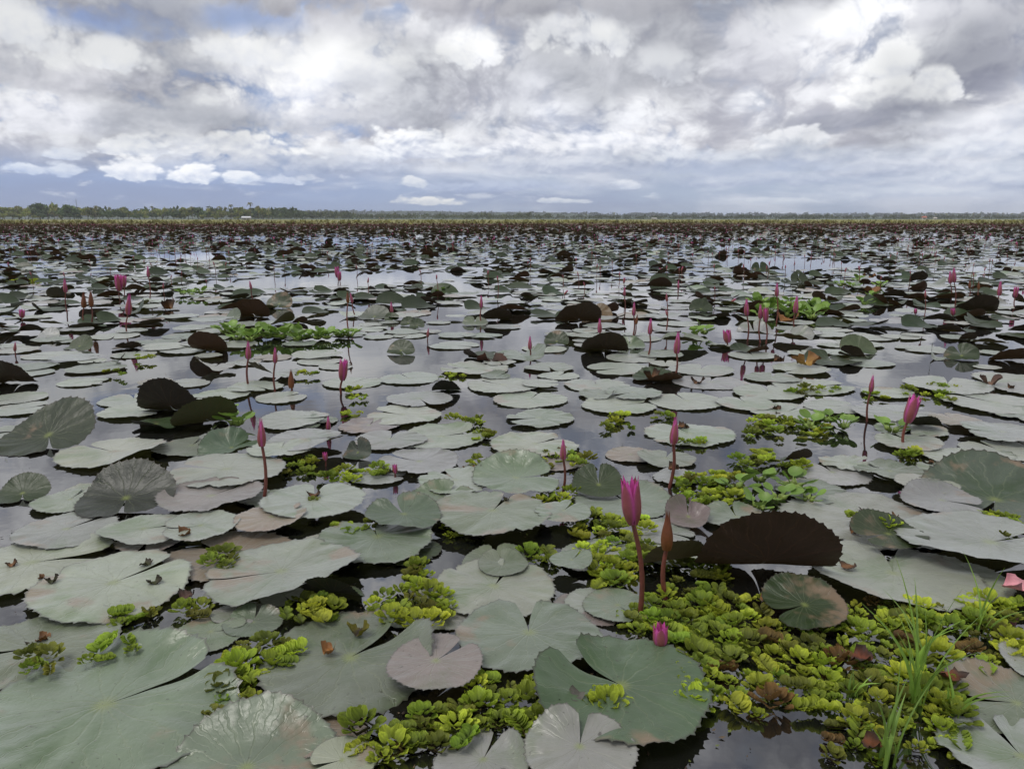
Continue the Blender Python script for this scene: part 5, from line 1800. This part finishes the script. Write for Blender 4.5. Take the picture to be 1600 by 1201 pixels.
scrap('dead_leaf', 1358, 436, 20, 'orange dead leaf behind the far hyacinths', 'dead leaf', (OR, BR), .02, .9)
scrap('dead_leaf', 263, 484, 22, 'orange curled leaf right of the left bud cluster', 'dead leaf', (OR, DK), .01, 2.2)
scrap('dead_leaf', 1545, 603, 30, 'torn pinkish-brown leaf near the right edge', 'dead leaf', ((.25, .15, .1), (.1, .06, .05)), .01, 1.8)
scrap('dead_leaf', 1052, 262 + 480, 26, 'small brown pointed leaf behind the tall pink-tipped bud', 'dead leaf', (BR, DK), .02, 1.0)
scrap('dead_leaf', 1480, 1080, 40, 'rust-brown dead leaf in the fern mat right of the grass', 'dead leaf', ((.20, .06, .02), DK), .03, .5)
scrap('dead_leaf', 1345, 1050, 46, 'rust-brown dead leaf in the fern mat left of the grass', 'dead leaf', ((.16, .045, .02), DK), .03, .5)
scrap('dead_leaf', 1360, 1188, 46, 'rust-brown dead leaf at the bottom edge', 'dead leaf', ((.18, .06, .02), DK), .03, .5)

lit_items = []
for i in range(26):
    for _ in range(50):
        fx, fy = rng.uniform(10, 1590), 600 + 560 * rng.uniform()
        if fx > 1040 and fy > 860:
            continue
        g_ = ground(fx, fy)
        on = [p for p in PADS if math.hypot(p['x'] - g_.x, p['y'] - g_.y) < p['R'] * .8 and p['words'][1] == 'lying flat']
        if on:
            break
    zt = max([.006 + .0055 * p['layer'] for p in on] + [.006])
    cols_ = [(BR, DK), (DK, BR), ((.20, .15, .08), BR), ((.06, .07, .02), DK)][rng.integers(4)]
    o_ = scrap('leaf_scrap', fx, fy, rng.uniform(12, 24), '', 'leaf scrap', cols_, zt, rng.uniform(.4, 1.6), rng.uniform(.4, .8))
    o_['group'] = 'leaf scraps on the pads'
    lit_items.append((o_, fx, fy, ('small brown', 'leaf scrap')))
label_set(lit_items, lambda n, w, rel, lm: f'{n} {w[0]} {w[1]} on a pad, {rel} {lm}'.strip())
# specks of dead matter and seed fluff on the open water
n_sp = 900
P_ = []
for i in range(n_sp):
    fx, fy = rng.uniform(-40, 1640), 480 + 740 * rng.uniform() ** 1.3
    g_ = ground(fx, fy)
    r_ = rng.uniform(.0015, .0065)
    a_ = rng.uniform(0, 6.28)
    P_.append([(g_.x + r_ * math.cos(a_ + q) * (1 if q % 3.14 < .1 else .5), g_.y + r_ * math.sin(a_ + q) * (1 if q % 3.14 < .1 else .5), .0025 + (.002 if q < 1 else 0)) for q in (0, 1.57, 3.14, 4.71)])
cs_ = np.repeat(np.array([[(.05, .03, .02, 1), (.16, .11, .06, 1), (.18, .22, .05, 1), (.02, .015, .01, 1)][rng.integers(4)] for _ in range(n_sp)]), 4, 0)
tag(link('water_specks', mesh('water_specks', np.array(P_).reshape(-1, 3), np.arange(n_sp * 4).reshape(-1, 4), M_DEAD, False, {'tint': ('FLOAT_COLOR', cs_)})),
    'fine dark specks of plant litter floating between the pads', 'litter', None, 'stuff')

# ------------------------------------------------------------------ the air: thin haze round the whole place
hz = bpy.data.materials.new('haze_air')
hz.use_nodes = True
hz.node_tree.nodes.clear()
HT = NT(hz.node_tree)
pvn = HT.node('ShaderNodeVolumePrincipled')
pvn.inputs['Color'].default_value = (0.86, 0.91, 1.0, 1)
pvn.inputs['Density'].default_value = 0.00019
pvn.inputs['Anisotropy'].default_value = 0.0
HT.l.new(pvn.outputs[0], HT.node('ShaderNodeOutputMaterial').inputs['Volume'])
hv_, hf_ = box(0, 1680, 24, 5600, 3560, 50)
ho = link('haze', mesh('haze', hv_, [tuple(f) for f in hf_], hz, False))
tag(ho, 'thin pale haze in the air over the lake', None, None, 'stuff')
